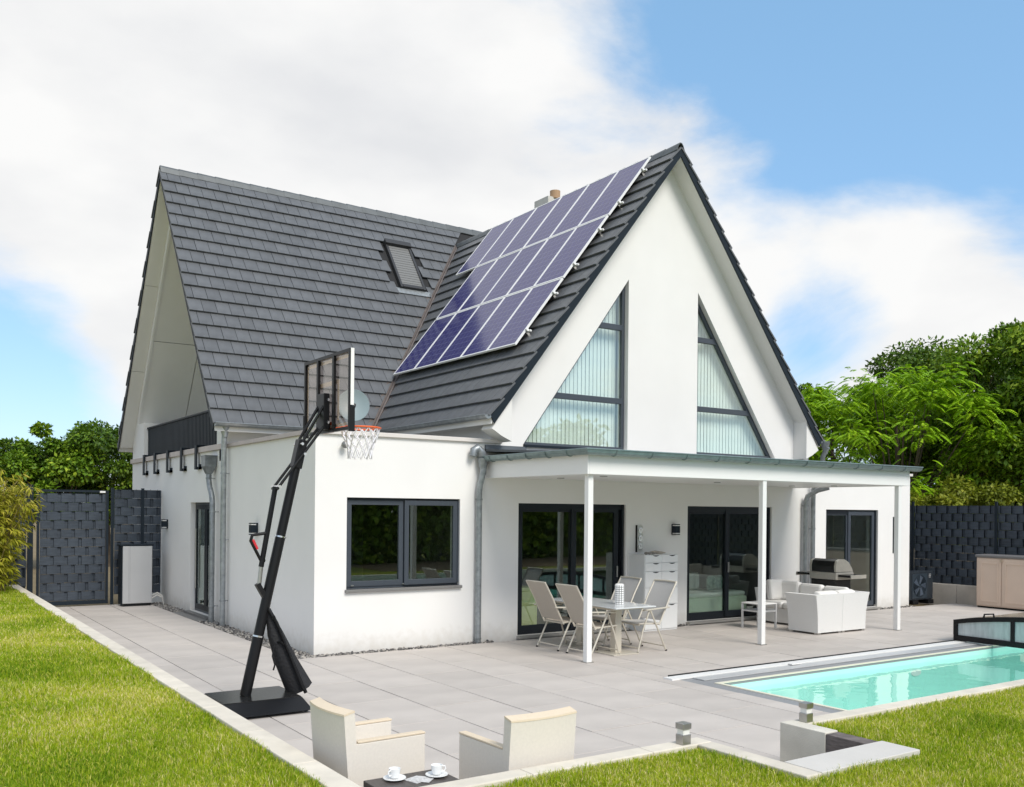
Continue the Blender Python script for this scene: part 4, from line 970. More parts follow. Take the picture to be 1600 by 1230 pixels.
# ------------------------------------------------------------------ dining set
tb_ = thing('dining_table', 'white-topped garden table on beige pedestals under the canopy', 'table', (3.96, -1.65, 0))
MB().box(-.39, .39, -.87, .87, .712, .73).build('tabletop', mat('frosted_glass_top', (0.66, 0.68, 0.69), 0.15, spec=0.7), tb_, bevel=.004)
MB().box(-.30, .30, -.70, .70, .675, .711).build('under_frame', beige_frame, tb_)
for y_ in (-.42, .42):
    MB().box(-.06, .06, y_-.06, y_+.06, .016, .675).build('pedestal', beige_frame, tb_, bevel=.006)
    MB().box(-.25, .25, y_-.25, y_+.25, 0.001, .016).build('foot_plate', beige_frame, tb_, bevel=.004)
def fold_chair(tex, lab, loc, rz):
    t = thing('folding_chair', lab, 'chair', loc, rz, group='reclining folding chairs around the garden table')
    W = .245
    # back: fabric between two tubes, slightly curved
    bk = [(-.19, .47), (-.27, .62), (-.36, .80), (-.45, .95), (-.51, 1.05)]
    for s_ in (-1, 1):
        MB().tube([(x, s_*W, z) for x, z in [(-.15, .40)]+bk], .0135, 8).build('back_tube', beige_frame, t, smooth=True)
        MB().tube([(-.16, s_*W, .42), (.02, s_*W, .43), (.26, s_*W, .44)], .0135, 8).build('seat_tube', beige_frame, t, smooth=True)
        MB().bar((-.33, s_*(W+.03), .665), (.20, s_*(W+.03), .640), .045, .022).build('armrest', beige_frame, t, bevel=.006)
        MB().tube([(.06, s_*(W+.03), .64), (-.10, s_*(W+.03), .34), (-.27, s_*(W+.03), .012)], .0135, 8).build('leg', beige_frame, t, smooth=True)
        MB().tube([(.06, s_*(W+.015), .64), (.19, s_*(W+.015), .34), (.29, s_*(W+.015), .012)], .0135, 8).build('leg', beige_frame, t, smooth=True)
        for fx, wy in ((-.272, W+.03), (.292, W+.015)): MB().lathe([(.017, 0.0), (.017, .022)], 8, (fx, s_*wy, 0)).build('foot', black_pl, t)
    mb = MB(); vs_ = []; n_ = len(bk)
    for x, z in bk:
        for y_ in (-W+.012, -W*.5, 0, W*.5, W-.012):
            sag = .012*(1-(y_/W)**2); vs_.append((x-sag*.8, y_, z-sag*.4)); 
    fs_ = [(i*5+j, i*5+j+1, (i+1)*5+j+1, (i+1)*5+j) for i in range(n_-1) for j in range(4)]
    o2 = len(vs_); vs2 = [(v[0]-.006, v[1], v[2]-.003) for v in vs_]
    mb.add(vs_, fs_); mb.add(vs2, [tuple(reversed(f)) for f in fs_]); mb.build('back_fabric', tex, t, smooth=True, fix=False)
    MB().tube([(-.50, -W, 1.043), (-.515, 0, 1.048), (-.50, W, 1.043)], .0135, 8).build('top_bar', beige_frame, t, smooth=True)
    mb = MB(); mb.box(-.16, .26, -W+.012, W-.012, .428, .438); mb.build('seat_fabric', tex, t, bevel=.002)
    for xx, z_ in ((-.245, .075), (.275, .075)): MB().tube([(xx, -W-.02, z_), (xx, W+.02, z_)], .010, 8).build('cross_bar', beige_frame, t)
    MB().tube([(-.15, -W, .41), (-.15, W, .41)], .011, 8).build('cross_bar', beige_frame, t); MB().tube([(.25, -W, .42), (.25, W, .42)], .011, 8).build('cross_bar', beige_frame, t)
    return t
fold_chair(textile, 'taupe folding chair, far left one nearest the dark patio door', (3.58, -1.22, 0), 0)
fold_chair(textile, 'taupe folding chair, near left one behind the white post', (3.57, -2.00, 0), 0)
fold_chair(textile_g, 'grey folding chair, far right one behind the white lattice vase', (4.47, -1.24, 0), math.pi)
fold_chair(textile_g, 'grey folding chair, near right one in front of drawer cabinet', (4.50, -2.02, 0), math.pi)
# lattice vase on the table
vz = thing('lattice_vase', 'white lattice cylinder vase standing on the garden table', 'vase', (4.02, -2.07, .73))
MB().lathe([(.058, 0.0), (.058, .285)], 18).build('inner_sleeve', mat('vase_inside', (0.05, 0.05, 0.05), 0.8), vz, smooth=True)
mb = MB()
for r_ in range(9):
    for k in range(12):
        a = 2*math.pi*k/12; c_, s_ = math.cos(a), math.sin(a); z0_ = .003+r_*.0325
        q_ = [(.061, -.0125), (.068, -.0125), (.068, .0125), (.061, .0125)]
        vs_ = [(rr*c_-tt*s_, rr*s_+tt*c_, zz) for zz in (z0_, z0_+.026) for rr, tt in q_]
        mb.add(vs_, [(0, 3, 2, 1), (4, 5, 6, 7), (0, 1, 5, 4), (1, 2, 6, 5), (2, 3, 7, 6), (3, 0, 4, 7)])
mb.build('lattice', porcelain, vz, fix=False)
MB().lathe([(.066, .285), (.068, .295), (.055, .308), (.03, .312)], 18).build('lid', porcelain, vz, smooth=True)

# ------------------------------------------------------------------ drawer cabinet, thermometer, pebbles
dc = thing('drawer_cabinet', 'tall white cabinet with ten drawers against the house wall', 'cabinet', (5.98, -.47, 0))
MB().box(0, .80, .02, .465, .0, 1.36).build('carcass', mat('white_laminate', (0.83, 0.83, 0.82), 0.35), dc, bevel=.003)
zt = [1.355, 1.215, 1.06, .775, .47]; zb_ = [1.22, 1.065, .78, .475, .03]
for c_ in range(2):
    for i in range(5):
        x0, x1 = .004+c_*.396+.003, .004+(c_+1)*.396-.003
        d_ = MB().box(x0, x1, 0.0, .0195, zb_[i]+.004, zt[i]-.003).build('drawer', MATS['white_laminate'], dc, bevel=.002)
        mb = MB(); n_ = 8; vs_ = [(x0+.17+.16*k/n_-.0, -.0015, zt[i]-.006-.020*math.sin(math.pi*min(1, k/n_*1.0))) for k in range(n_+1)]
        vs_ = [(x0+.17, -.0015, zt[i]-.006), (x0+.33, -.0015, zt[i]-.006)]+vs_[::-1]
        mb.add(vs_, [tuple(range(len(vs_)))]); mb.build('handle_slot', black_pl, d_, fix=False)
th = thing('wall_thermometer', 'narrow weather station with three round dials above the cabinet', 'thermometer', (6.24, -.03, 1.40))
MB().box(-.065, .065, -.008, .02, 0.0, .47).build('plate', mat('steel_plate', (0.62, 0.62, 0.60), 0.3, metal=0.4), th)
MB().box(-.075, -.066, -.012, .028, -.01, .48).build('dark_edge', black_pl, th)
for z_ in (.09, .235, .38):
    d_ = MB().lathe([(.056, .0), (.056, .018), (.048, .02)], 20, (0, -.008, z_), axis='y').build('dial', chrome, th, smooth=True)
    MB().lathe([(.047, .021), (.046, .023)], 20, (0, -.008, z_), axis='y').build('dial_face', porcelain, d_)
    MB().box(-.003, .003, -.0335, -.0315, z_-.005, z_+.035).build('pointer', black_pl, d_)
mb = thing('driftwood', 'pale driftwood piece lying on the white cabinet', 'driftwood', (6.50, -.22, 1.36))
MB().tube([(-.16, 0, .03), (-.05, .01, .035), (.08, -.01, .025), (.2, 0, .02)], [.02, .03, .022, .008], 8).build('branch', mat('driftwood_grey', (0.55, 0.48, 0.40), 0.9, var=0.2, vscale=20), mb, smooth=True)
for k in range(3):
    pb = thing('pebble', ['first', 'second', 'third'][k]+' grey pebble from left on the white cabinet edge', 'pebble', (6.10+.085*k, -.36, 1.36), group='pebbles on the cabinet')
    MB().lathe([(.008, 0), (.03, .008), (.036, .025), (.028, .042), (.006, .05)], 12).build('stone', mat('pebble_grey', (0.30, 0.27, 0.24), 0.7, var=0.4, vscale=40), pb, smooth=True)

# ------------------------------------------------------------------ corner sofa, side table, grill
sf = thing('corner_sofa', 'white wicker corner sofa with cushions under the canopy', 'sofa', (8.33, -2.33, 0))
def flared(pts_bot, pts_top, h0, h1, name, m=wicker):
    # quad footprint at h0 -> quad at h1, curved outwards
    mb = MB(); n_ = 6; vs_ = []
    for i in range(n_+1):
        f = i/n_; g_ = f**2.4
        for a, b_ in zip(pts_bot, pts_top): vs_.append((a[0]+(b_[0]-a[0])*g_, a[1]+(b_[1]-a[1])*g_, h0+(h1-h0)*f))
    fs_ = [(i*4+k, i*4+(k+1) % 4, (i+1)*4+(k+1) % 4, (i+1)*4+k) for i in range(n_) for k in range(4)]+[(3, 2, 1, 0), tuple(n_*4+k for k in range(4))]
    return mb.add(vs_, fs_).build(name, m, sf, smooth=True)
fx_ = .085
flared([(0, 0), (.668, 0), (.668, .09), (0, .09)], [(-fx_, -fx_*.3), (.668, -fx_*.3), (.668, .06), (-fx_, .06)], .035, .70, 'back_shell')
flared([(.672, 0), (1.34, 0), (1.34, .09), (.672, .09)], [(.672, -fx_*.3), (1.34+fx_, -fx_*.3), (1.34+fx_, .06), (.672, .06)], .035, .70, 'back_shell')
flared([(0, .091), (.09, .091), (.09, .64), (0, .64)], [(-fx_, .061), (.06, .061), (.06, .66), (-fx_, .66)], .035, .70, 'arm_shell')
flared([(1.25, .091), (1.34, .091), (1.34, 1.98), (1.25, 1.98)], [(1.29, .061), (1.34+fx_, .061), (1.34+fx_, 1.98), (1.29, 1.98)], .035, .70, 'back_shell')
flared([(.70, 1.90), (1.249, 1.90), (1.249, 1.98), (.70, 1.98)], [(.70, 1.92), (1.28, 1.92), (1.28, 2.05), (.70, 2.05)], .035, .66, 'arm_shell')
MB().box(.091, .69, .091, .64, .035, .30).build('seat_base', wicker, sf); MB().box(.691, 1.249, .091, 1.899, .035, .30).build('seat_base', wicker, sf)
for (x0, x1, y0, y1) in ((.10, .69, .22, .66), (.68, 1.12, .22, .78), (.66, 1.12, .79, 1.34), (.66, 1.12, 1.35, 1.89)): MB().box(x0, x1, y0, y1, .30, .43).build('seat_cushion', cushion, sf, bevel=.04)
def back_cushion(c, sx, sy, h, tilt_axis, tilt):
    mb = MB(); mb.box(-sx/2, sx/2, -sy/2, sy/2, 0, h); o = mb.build('back_cushion', cushion, sf, bevel=.05); o.location = c
    if tilt_axis == 'y': o.rotation_euler = (0, tilt, random.uniform(-.06, .06))
    else: o.rotation_euler = (tilt, 0, random.uniform(-.06, .06))
back_cushion((.37, .16, .42), .54, .15, .33, 'x', .10); back_cushion((.90, .16, .42), .50, .15, .33, 'x', .10)
back_cushion((1.17, .52, .42), .15, .50, .35, 'y', .10); back_cushion((1.17, 1.06, .42), .15, .52, .36, 'y', .08); back_cushion((1.17, 1.60, .42), .15, .54, .38, 'y', .06)
back_cushion((1.03, 1.76, .43), .46, .15, .40, 'x', -.15)
for fx, fy in ((.05, .05), (.62, .05), (.72, .05), (1.29, .05), (.05, .59), (1.29, 1.93), (.75, 1.93)): MB().box(fx-.04, fx+.04, fy-.04, fy+.04, 0, .035).build('foot', steel, sf)
sto = thing('side_table', 'small white metal side table left of the corner sofa', 'side table', (8.04, -1.29, 0))
for x_, y_ in ((0, 0), (.42, 0), (0, .42), (.42, .42)): MB().box(x_-.016, x_+.016, y_-.016, y_+.016, 0, .448).build('leg', rail_m, sto)
MB().box(-.016, .436, -.016, .436, .449, .470).build('top', white_paint, sto, bevel=.003)
mb = MB(); mb.box(.016, .404, -.012, .012, .31, .335); mb.box(.016, .404, .408, .432, .31, .335); mb.box(-.012, .012, .016, .404, .31, .335); mb.box(.408, .432, .016, .404, .31, .335); mb.box(.012, .408, .012, .408, .315, .328); mb.build('shelf', rail_m, sto)
lt = thing('wicker_lantern', 'beige cylindrical lantern standing on the small side table', 'lantern', (8.28, -1.12, .47))
MB().lathe([(.055, 0), (.062, .02), (.062, .21), (.052, .235), (.03, .24)], 16).build('shade', mat('lantern_rattan', (0.60, 0.48, 0.32), 0.8, bump=0.6, bscale=80), lt, smooth=True)
MB().tube([(-.05, 0, .235), (-.03, 0, .275), (.03, 0, .275), (.05, 0, .235)], .004, 6).build('handle', steel, lt)
gr = thing('gas_grill', 'stainless gas grill with side shelves behind the sofa', 'grill', (10.30, -1.0, 0))
gb = mat('grill_black', (0.012, 0.012, 0.012), 0.25); gs = mat('grill_steel', (0.50, 0.47, 0.41), 0.35, metal=0.45, var=0.08, vscale=10)
MB().box(-.22, .24, -.38, .20, .12, .84).build('cart', gb, gr, bevel=.01)
MB().box(-.25, .27, -.41, .22, .841, .98).build('firebox', gs, gr, bevel=.012)
lidp = [(-.24, .985), (-.25, 1.10), (-.22, 1.20), (-.14, 1.235), (.02, 1.23), (.14, 1.17), (.24, 1.05), (.27, .985)]
MB().prism(lidp, 'xz', -.35, .17).build('lid', gb, gr, bevel=.006)
for y_ in (-.405, .171): MB().prism([(p[0]*1.02, p[1]+.004) for p in lidp], 'xz', y_, y_+.05).build('lid_cheek', gs, gr, bevel=.006)
MB().tube([(.27, -.30, 1.09), (.31, -.30, 1.10), (.31, .10, 1.10), (.27, .10, 1.09)], .012, 8).build('lid_handle', steel, gr)
for y0, y1 in ((-.70, -.412), (.225, .56)):
    MB().box(-.20, .24, y0, y1, .90, .945).build('side_shelf', gb, gr, bevel=.01); MB().box(-.21, .25, (y0-.02 if y0 < 0 else y1), (y0 if y0 < 0 else y1+.02), .88, .95).build('shelf_trim', gs, gr)
MB().box(.271, .30, -.40, .21, .85, .97).build('control_panel', gs, gr)
for k in range(4): MB().lathe([(.022, 0), (.022, .03)], 12, (.30, -.30+.14*k, .91), axis='x').build('knob', gb, gr)
for x_ in (-.18, .20):
    for y_ in (-.33, .15): MB().lathe([(.03, -.02), (.055, -.018), (.055, .018), (.03, .02)], 14, (x_, y_, .056), axis='y').build('caster', black_pl, gr)

# ------------------------------------------------------------------ lounge armchairs, coffee table, cups
def armchair(lab, loc, rz):
    t = thing('lounge_armchair', lab, 'armchair', loc, rz, group='sand coloured lounge armchairs')
    # faces +x ; width .62 (y), depth .62 (x)
    W, D = .27, .31
    for s_ in (-1, 1):
        MB().box(-D+.02, D+.0, s_*W-.032, s_*W+.032, .02, .60).build('arm_panel', arm_fabric, t, bevel=.008)
        MB().box(-D+.04, D+.002, s_*W-.034, s_*W+.034, .6005, .616).build('arm_rail', arm_top, t, bevel=.005)
    mb = MB(); n_ = 6; vs_ = []
    for i in range(n_+1):           # curved backrest: concave in plan, leaning
        y_ = -W-.035+(2*W+.07)*i/n_; cv = .035*(1-((y_)/(W+.035))**2)
        for (x, z) in ((-D-.01-cv, .02), (-D-.075-cv*1.1, .80), (-D+.01-cv, .82), (-D+.075-cv*.6, .02)): vs_.append((x, y_, z))
    fs_ = [(i*4+k, i*4+(k+1) % 4, (i+1)*4+(k+1) % 4, (i+1)*4+k) for i in range(n_) for k in range(4)]+[(3, 2, 1, 0), tuple(n_*4+k for k in range(4))]
    mb.add(vs_, fs_).build('backrest', arm_fabric, t, smooth=True)
    mb = MB(); vs_ = []
    for i in range(n_+1):
        y_ = -W-.037+(2*W+.074)*i/n_; cv = .035*(1-((y_)/(W+.035))**2)
        for (x, z) in ((-D-.078-cv*1.1, .801), (-D+.012-cv, .821), (-D+.008-cv, .834), (-D-.076-cv*1.1, .814)): vs_.append((x, y_, z))
    mb.add(vs_, fs_).build('back_rail', arm_top, t, smooth=True)
    MB().box(-D+.08, D-.01, -W+.033, W-.033, .05, .30).build('seat_base', arm_fabric, t); MB().box(-D+.07, D-.01, -W+.034, W-.034, .301, .41).build('seat_cushion', arm_fabric, t, bevel=.03)
    for x_ in (-D+.06, D-.04):
        for y_ in (-W, W): MB().box(x_-.02, x_+.02, y_-.02, y_+.02, 0, .02).build('foot', black_pl, t)
    t.scale = (.89, .89, .96)
armchair('sand lounge armchair facing right beside the left kerb', (-2.36, -6.88, 0), R(2))
armchair('sand lounge armchair seen from behind near the front kerb', (-1.60, -7.53, 0), R(92))
ct = thing('coffee_table', 'low dark coffee table between the two sand armchairs', 'coffee table', (-2.47, -7.71, 0))
MB().box(-.26, .26, -.17, .17, .41, .45).build('tabletop', dark_wood, ct, bevel=.004)
for x_ in (-.22, .22):
    for y_ in (-.13, .13): MB().box(x_-.025, x_+.025, y_-.025, y_+.025, 0, .41).build('leg', dark_wood, ct)
def cup(lab, x, y, rz):
    t = thing('coffee_cup', lab, 'cup', (x, y, .465), rz, group='white cups on the coffee table')
    MB().lathe([(.022, 0), (.026, .004), (.034, .03), (.037, .058), (.034, .058), (.030, .03), (.018, .008)], 20).build('bowl', porcelain, t, smooth=True)
    MB().tube([(.034, 0, .05), (.052, 0, .048), (.056, 0, .032), (.046, 0, .018), (.032, 0, .02)], .0045, 8).build('handle', porcelain, t, smooth=True)
    s = thing('saucer', lab.replace('coffee cup', 'saucer under the cup'), 'saucer', (x, y, .4505), 0, group='white saucers on the coffee table')
    MB().lathe([(.035, 0), (.045, .003), (.072, .014), (.071, .017), (.04, .007), (.01, .006)], 24).build('plate', porcelain, s, smooth=True)
cup('white coffee cup on the table side nearer the left armchair', -2.56, -7.63, R(-160)); cup('white coffee cup on the table side nearer the kerb', -2.30, -7.70, R(-20))
npk = mat('napkin_print', (0.70, 0.69, 0.68), 0.9, color2=(0.40, 0.39, 0.38), vscale=60)
for k, (x_, y_, a_, lab) in enumerate(((-2.44, -7.70, .3, 'patterned paper napkin lying under another between the cups'), (-2.41, -7.72, .75, 'patterned paper napkin on top between the cups'))):
    t = thing('napkin', lab, 'napkin', (x_, y_, .4505+k*.0025), a_, group='napkins on the coffee table'); MB().box(-.06, .06, -.06, .06, 0, .002).build('sheet', npk, t)

# ------------------------------------------------------------------ pool
PX0, PX1, PY0, PY1 = 3.44, 11.8, -7.62, -4.66
mb = MB().prism(rect(3.205, 12.19, -7.975, -4.035), 'xy', -1.3, -0.004, holes=[rect(PX0, PX1, PY0, PY1)]); pool = tag(mb.build('pool_surround', rail_d), kind='structure')
mb = MB(); e = .004
mb.add([(PX0+e, PY0+e, -1.15), (PX1-e, PY0+e, -1.15), (PX1-e, PY1-e, -1.15), (PX0+e, PY1-e, -1.15), (PX0+e, PY0+e, -.035), (PX1-e, PY0+e, -.035), (PX1-e, PY1-e, -.035), (PX0+e, PY1-e, -.035)], [(0, 1, 2, 3), (0, 4, 5, 1), (1, 5, 6, 2), (2, 6, 7, 3), (3, 7, 4, 0)])
tag(mb.build('pool_basin', liner, fix=False), kind='structure')
for k in range(3): tag(MB().box(PX0+.005, PX0+.005+1.5-.42*k, PY0+.005, PY1-.005, -1.14+.28*k, -.86+.28*k-.001).build('pool_step', liner_l), kind='structure')
tag(MB().add([(PX0+.006, PY0+.006, -.10), (PX1-.006, PY0+.006, -.10), (PX1-.006, PY1-.006, -.10), (PX0+.006, PY1-.006, -.10)], [(0, 1, 2, 3)]).build('pool_water', water, fix=False), kind='structure')
tag(MB().prism(rect(PX0-.045, PX1+.045, PY0-.045, PY1+.045), 'xy', -.003, .008, holes=[rect(PX0+.012, PX1-.012, PY0+.012, PY1-.012)]).build('pool_coping', cream), kind='structure')
pj = thing('pool_light', 'oval white underwater light in the far pool wall', 'pool light', (7.6, PY1-.005, -.24)); MB().lathe([(.06, 0), (.055, .015), (.03, .02)], 18, axis='y').build('lens', white_paint, pj, smooth=True); pj.scale = (2.2, .6, .8)
rl = thing('pool_rail', 'white and grey aluminium cover rail along the far pool edge', 'rail', (3.06, -4.03, 0))
MB().box(0, 9.0, -.19, -.03, .001, .022).build('white_track', white_paint, rl); MB().box(0.1, 9.0, -.03, -.005, .001, .035).build('black_track', black_pl, rl); MB().box(.35, 9.0, -.40, -.20, .001, .012).build('grey_track', rail_m, rl); MB().box(2.2, 2.4, -.26, -.19, .0225, .035).build('track_plate', white_paint, rl)
# low sliding enclosure parked at the right end
en = thing('pool_enclosure', 'low black framed sliding pool enclosure with clear panes', 'pool cover', (9.66, -4.02, 0))
SP = -3.92
def arch(y_):   # height of the shell above the rail
    f = y_/SP; return .37+.18*math.sin(math.pi*min(max(f, 0), 1))**.8
ysn = [SP*i/16 for i in range(17)]
def arch_ring(x0, x1, th, wd, name, m):
    mb = MB(); vs_ = []
    for y_ in ysn:
        h = arch(y_); vs_ += [(x0, y_, h), (x1, y_, h), (x1, y_, h-th), (x0, y_, h-th)]
    fs_ = [(i*4+k, i*4+(k+1) % 4, (i+1)*4+(k+1) % 4, (i+1)*4+k) for i in range(16) for k in range(4)]+[(3, 2, 1, 0), tuple(16*4+k for k in range(4))]
    return mb.add(vs_, fs_).build(name, m, en)
for k, x0 in enumerate((0, 2.05)):
    arch_ring(x0, x0+.07, .075, .07, 'arch_frame', black_steel)
arch_ring(.07, 2.05, .012, 0, 'roof_shell', poly)
MB().box(0, .07, SP, 0, .03, .12).build('bottom_bar', black_steel, en, bevel=.006)
MB().box(0.0, .07, -.07, 0.0, .12, .30).build('side_bar', black_steel, en); MB().box(0.0, .07, SP, SP+.07, .12, .30).build('side_bar', black_steel, en)
MB().box(0.071, 2.049, -.05, 0.0, .03, .33).build('side_panel', black_steel, en); MB().box(0.071, 2.049, SP, SP+.05, .03, .33).build('side_panel', black_steel, en)
for yy in (-.98, -1.96, -2.94): MB().box(.005, .065, yy-.03, yy+.03, .12, arch(yy)-.075).build('mullion', black_steel, en)
mb = MB(); vs_ = []
for y_ in ysn: vs_ += [(.03, y_, .12), (.03, y_, arch(y_)-.07)]
mb.add(vs_, [(i*2, i*2+1, i*2+3, i*2+2) for i in range(16)]); mb.build('end_pane', mat('hazy_pane', (0.40, 0.44, 0.44), 0.18, color2=(0.56, 0.60, 0.60), vscale=5, stretch=(1, 3, .6), spec=.6), en, fix=False)
mb = MB(); mb.tube([(.035, -.50, arch(-.5)-.005), (.035, -.51, arch(-.5)+.05), (.035, -.66, arch(-.66)+.05), (.035, -.67, arch(-.66)-.005)], .014, 8); mb.build('handle', black_pl, en, smooth=True)

# ------------------------------------------------------------------ indoor things seen through the glass
ds = thing('day_bed', 'pale mint day bed behind the right patio door', 'day bed', (7.55, 0.42, 0))
MB().box(0, 2.05, 0, .85, .12, .42).build('bed_base', mint, ds, bevel=.03); MB().box(0.02, 2.03, 0.02, .83, .421, .52).build('mattress', mat('mint_mattress', (0.86, 0.88, 0.78), 0.9), ds, bevel=.04)
for x_ in (.05, 1.95): 
    for y_ in (.05, .8): MB().box(x_-.03, x_+.03, y_-.03, y_+.03, 0, .12).build('leg', black_pl, ds)
cmats = [mat('cushion_olive', (0.30, 0.30, 0.20), 0.95, var=0.3, vscale=12), mat('cushion_sand', (0.50, 0.46, 0.34), 0.95, var=0.15, vscale=12), mat('cushion_white', (0.62, 0.62, 0.55), 0.95), mat('cushion_teal', (0.22, 0.33, 0.27), 0.95, var=0.4, vscale=14)]
for k, (x_, y_, w_, h_, a_, lab) in enumerate(((7.80, .98, .46, .40, .25, 'olive cushion at the left end of the indoor day bed'), (8.20, .98, .48, .38, -.1, 'sand cushion second from left on the indoor day bed'), (8.58, 1.0, .44, .36, .1, 'white cushion in the middle of the indoor day bed'), (9.10, .85, .55, .30, .2, 'teal furry cushion at the right end of the indoor day bed'))):
    t = thing('cushion', lab, 'cushion', (x_, y_, .52), a_, group='cushions on the day bed')
    mb = MB(); n_ = 10; vs_ = []
    for i in range(n_+1):
        for j in range(n_+1):
            u, v = i/n_*2-1, j/n_*2-1; b_ = (1-u**4)*(1-v**4); vs_.append((u*w_/2*(1-.06*v*v), -.09*b_**.6, (v+1)/2*h_))
    fs_ = [(i*(n_+1)+j, (i+1)*(n_+1)+j, (i+1)*(n_+1)+j+1, i*(n_+1)+j+1) for i in range(n_) for j in range(n_)]
    mb.add(vs_, fs_); mb.add([(v[0], -v[1], v[2]) for v in vs_], [tuple(reversed(f)) for f in fs_]); mb.build('cover', cmats[k], t, smooth=True, fix=False)
lc = thing('low_cabinet', 'lemon yellow low cabinet behind the left patio door', 'cabinet', (3.62, .36, 0))
MB().box(0, .62, 0, .40, .06, .80).build('body', lemon, lc, bevel=.01); MB().box(.03, .59, .03, .37, 0.001, .06).build('plinth', black_pl, lc); MB().box(.05, .57, -.012, 0, .12, .74).build('door', lemon, lc, bevel=.005)

# ------------------------------------------------------------------ slate gravel strips
ico_v = []; 
bmi = bmesh.new(); bmesh.ops.create_icosphere(bmi, subdivisions=1, radius=1.0); IV = np.array([v.co[:] for v in bmi.verts]); IF = np.array([[v.index for v in f.verts] for f in bmi.faces]); bmi.free()
def scatter_stones(areas, per_m2):
    pts = []
    for (x0, x1, y0, y1) in areas:
        n = int((x1-x0)*(y1-y0)*per_m2); pts.append(np.stack([rng.uniform(x0, x1, n), rng.uniform(y0, y1, n), rng.uniform(-.035, .004, n)], 1))
    P = np.concatenate(pts); n = len(P)
    sc = np.stack([rng.uniform(.016, .040, n), rng.uniform(.014, .030, n), rng.uniform(.008, .018, n)], 1)
    a = rng.uniform(0, 6.28, n); jit = rng.uniform(.75, 1.2, (n, len(IV), 1))
    V = IV[None]*jit*sc[:, None, :]; c, s = np.cos(a)[:, None], np.sin(a)[:, None]
    tilt = rng.uniform(-.5, .5, n)[:, None]; z = V[..., 2]+V[..., 0]*tilt
    V = np.stack([V[..., 0]*c-V[..., 1]*s, V[..., 0]*s+V[..., 1]*c, z], -1)+P[:, None, :]
    F = IF[None]+(np.arange(n)*len(IV))[:, None, None]
    return V.reshape(-1, 3), F.reshape(-1, 3), np.repeat(rng.random(n), len(IV))
V, F, A = scatter_stones([(-.30, -.005, -.19, 4.9), (-.30, -.005, 6.72, 8.85), (-.30, 3.0, -.19, -.005), (9.9, 11.5, -.19, -.005), (13.5, 14.6, -.19, -.005), (6.0, 7.4, -.19, -.005)], 1500)
def attr_mat(name, cols, rough=0.8, trans=0.0, noise=None):
    m = bpy.data.materials.new(name); m.use_nodes = True; t = m.node_tree; p = t.nodes['Principled BSDF']; p.inputs['Roughness'].default_value = rough; p.inputs['Specular IOR Level'].default_value = 0.3
    at = t.nodes.new('ShaderNodeAttribute'); at.attribute_name = 'rnd'; rp = t.nodes.new('ShaderNodeValToRGB'); el = rp.color_ramp.elements
    el[0].position, el[0].color = cols[0][0], (*cols[0][1], 1); el[1].position, el[1].color = cols[-1][0], (*cols[-1][1], 1)
    for pos, c in cols[1:-1]: e_ = el.new(pos); e_.color = (*c, 1)
    src = at.outputs['Fac']
    if noise:
        co = t.nodes.new('ShaderNodeTexCoord'); nz = t.nodes.new('ShaderNodeTexNoise'); nz.inputs['Scale'].default_value = noise[0]; nz.inputs['Detail'].default_value = 3; t.links.new(co.outputs['Object'], nz.inputs['Vector'])
        mr = t.nodes.new('ShaderNodeMapRange'); mr.inputs[1].default_value = .3; mr.inputs[2].default_value = .7; mr.inputs[3].default_value = -noise[1]; mr.inputs[4].default_value = noise[1]; t.links.new(nz.outputs['Fac'], mr.inputs[0])
        ad = t.nodes.new('ShaderNodeMath'); ad.operation = 'ADD'; ad.use_clamp = True; t.links.new(src, ad.inputs[0]); t.links.new(mr.outputs[0], ad.inputs[1]); src = ad.outputs[0]
    t.links.new(src, rp.inputs[0]); t.links.new(rp.outputs[0], p.inputs['Base Color'])
    if trans:
        o = t.nodes['Material Output']; tl_ = t.nodes.new('ShaderNodeBsdfTranslucent'); ms = t.nodes.new('ShaderNodeMixShader'); ms.inputs[0].default_value = trans
        t.links.new(rp.outputs[0], tl_.inputs[0]); t.links.new(p.outputs[0], ms.inputs[1]); t.links.new(tl_.outputs[0], ms.inputs[2]); t.links.new(ms.outputs[0], o.inputs[0])
    return m
grav_m = attr_mat('slate_chips', [(0, (.05, .05, .052)), (.35, (.15, .14, .135)), (.7, (.30, .28, .255)), (1, (.48, .44, .39))], .8)
gv = np_mesh('gravel', V, F, grav_m, attr=A); tag(gv, 'grey slate gravel strip along the house wall', 'gravel', kind='stuff')

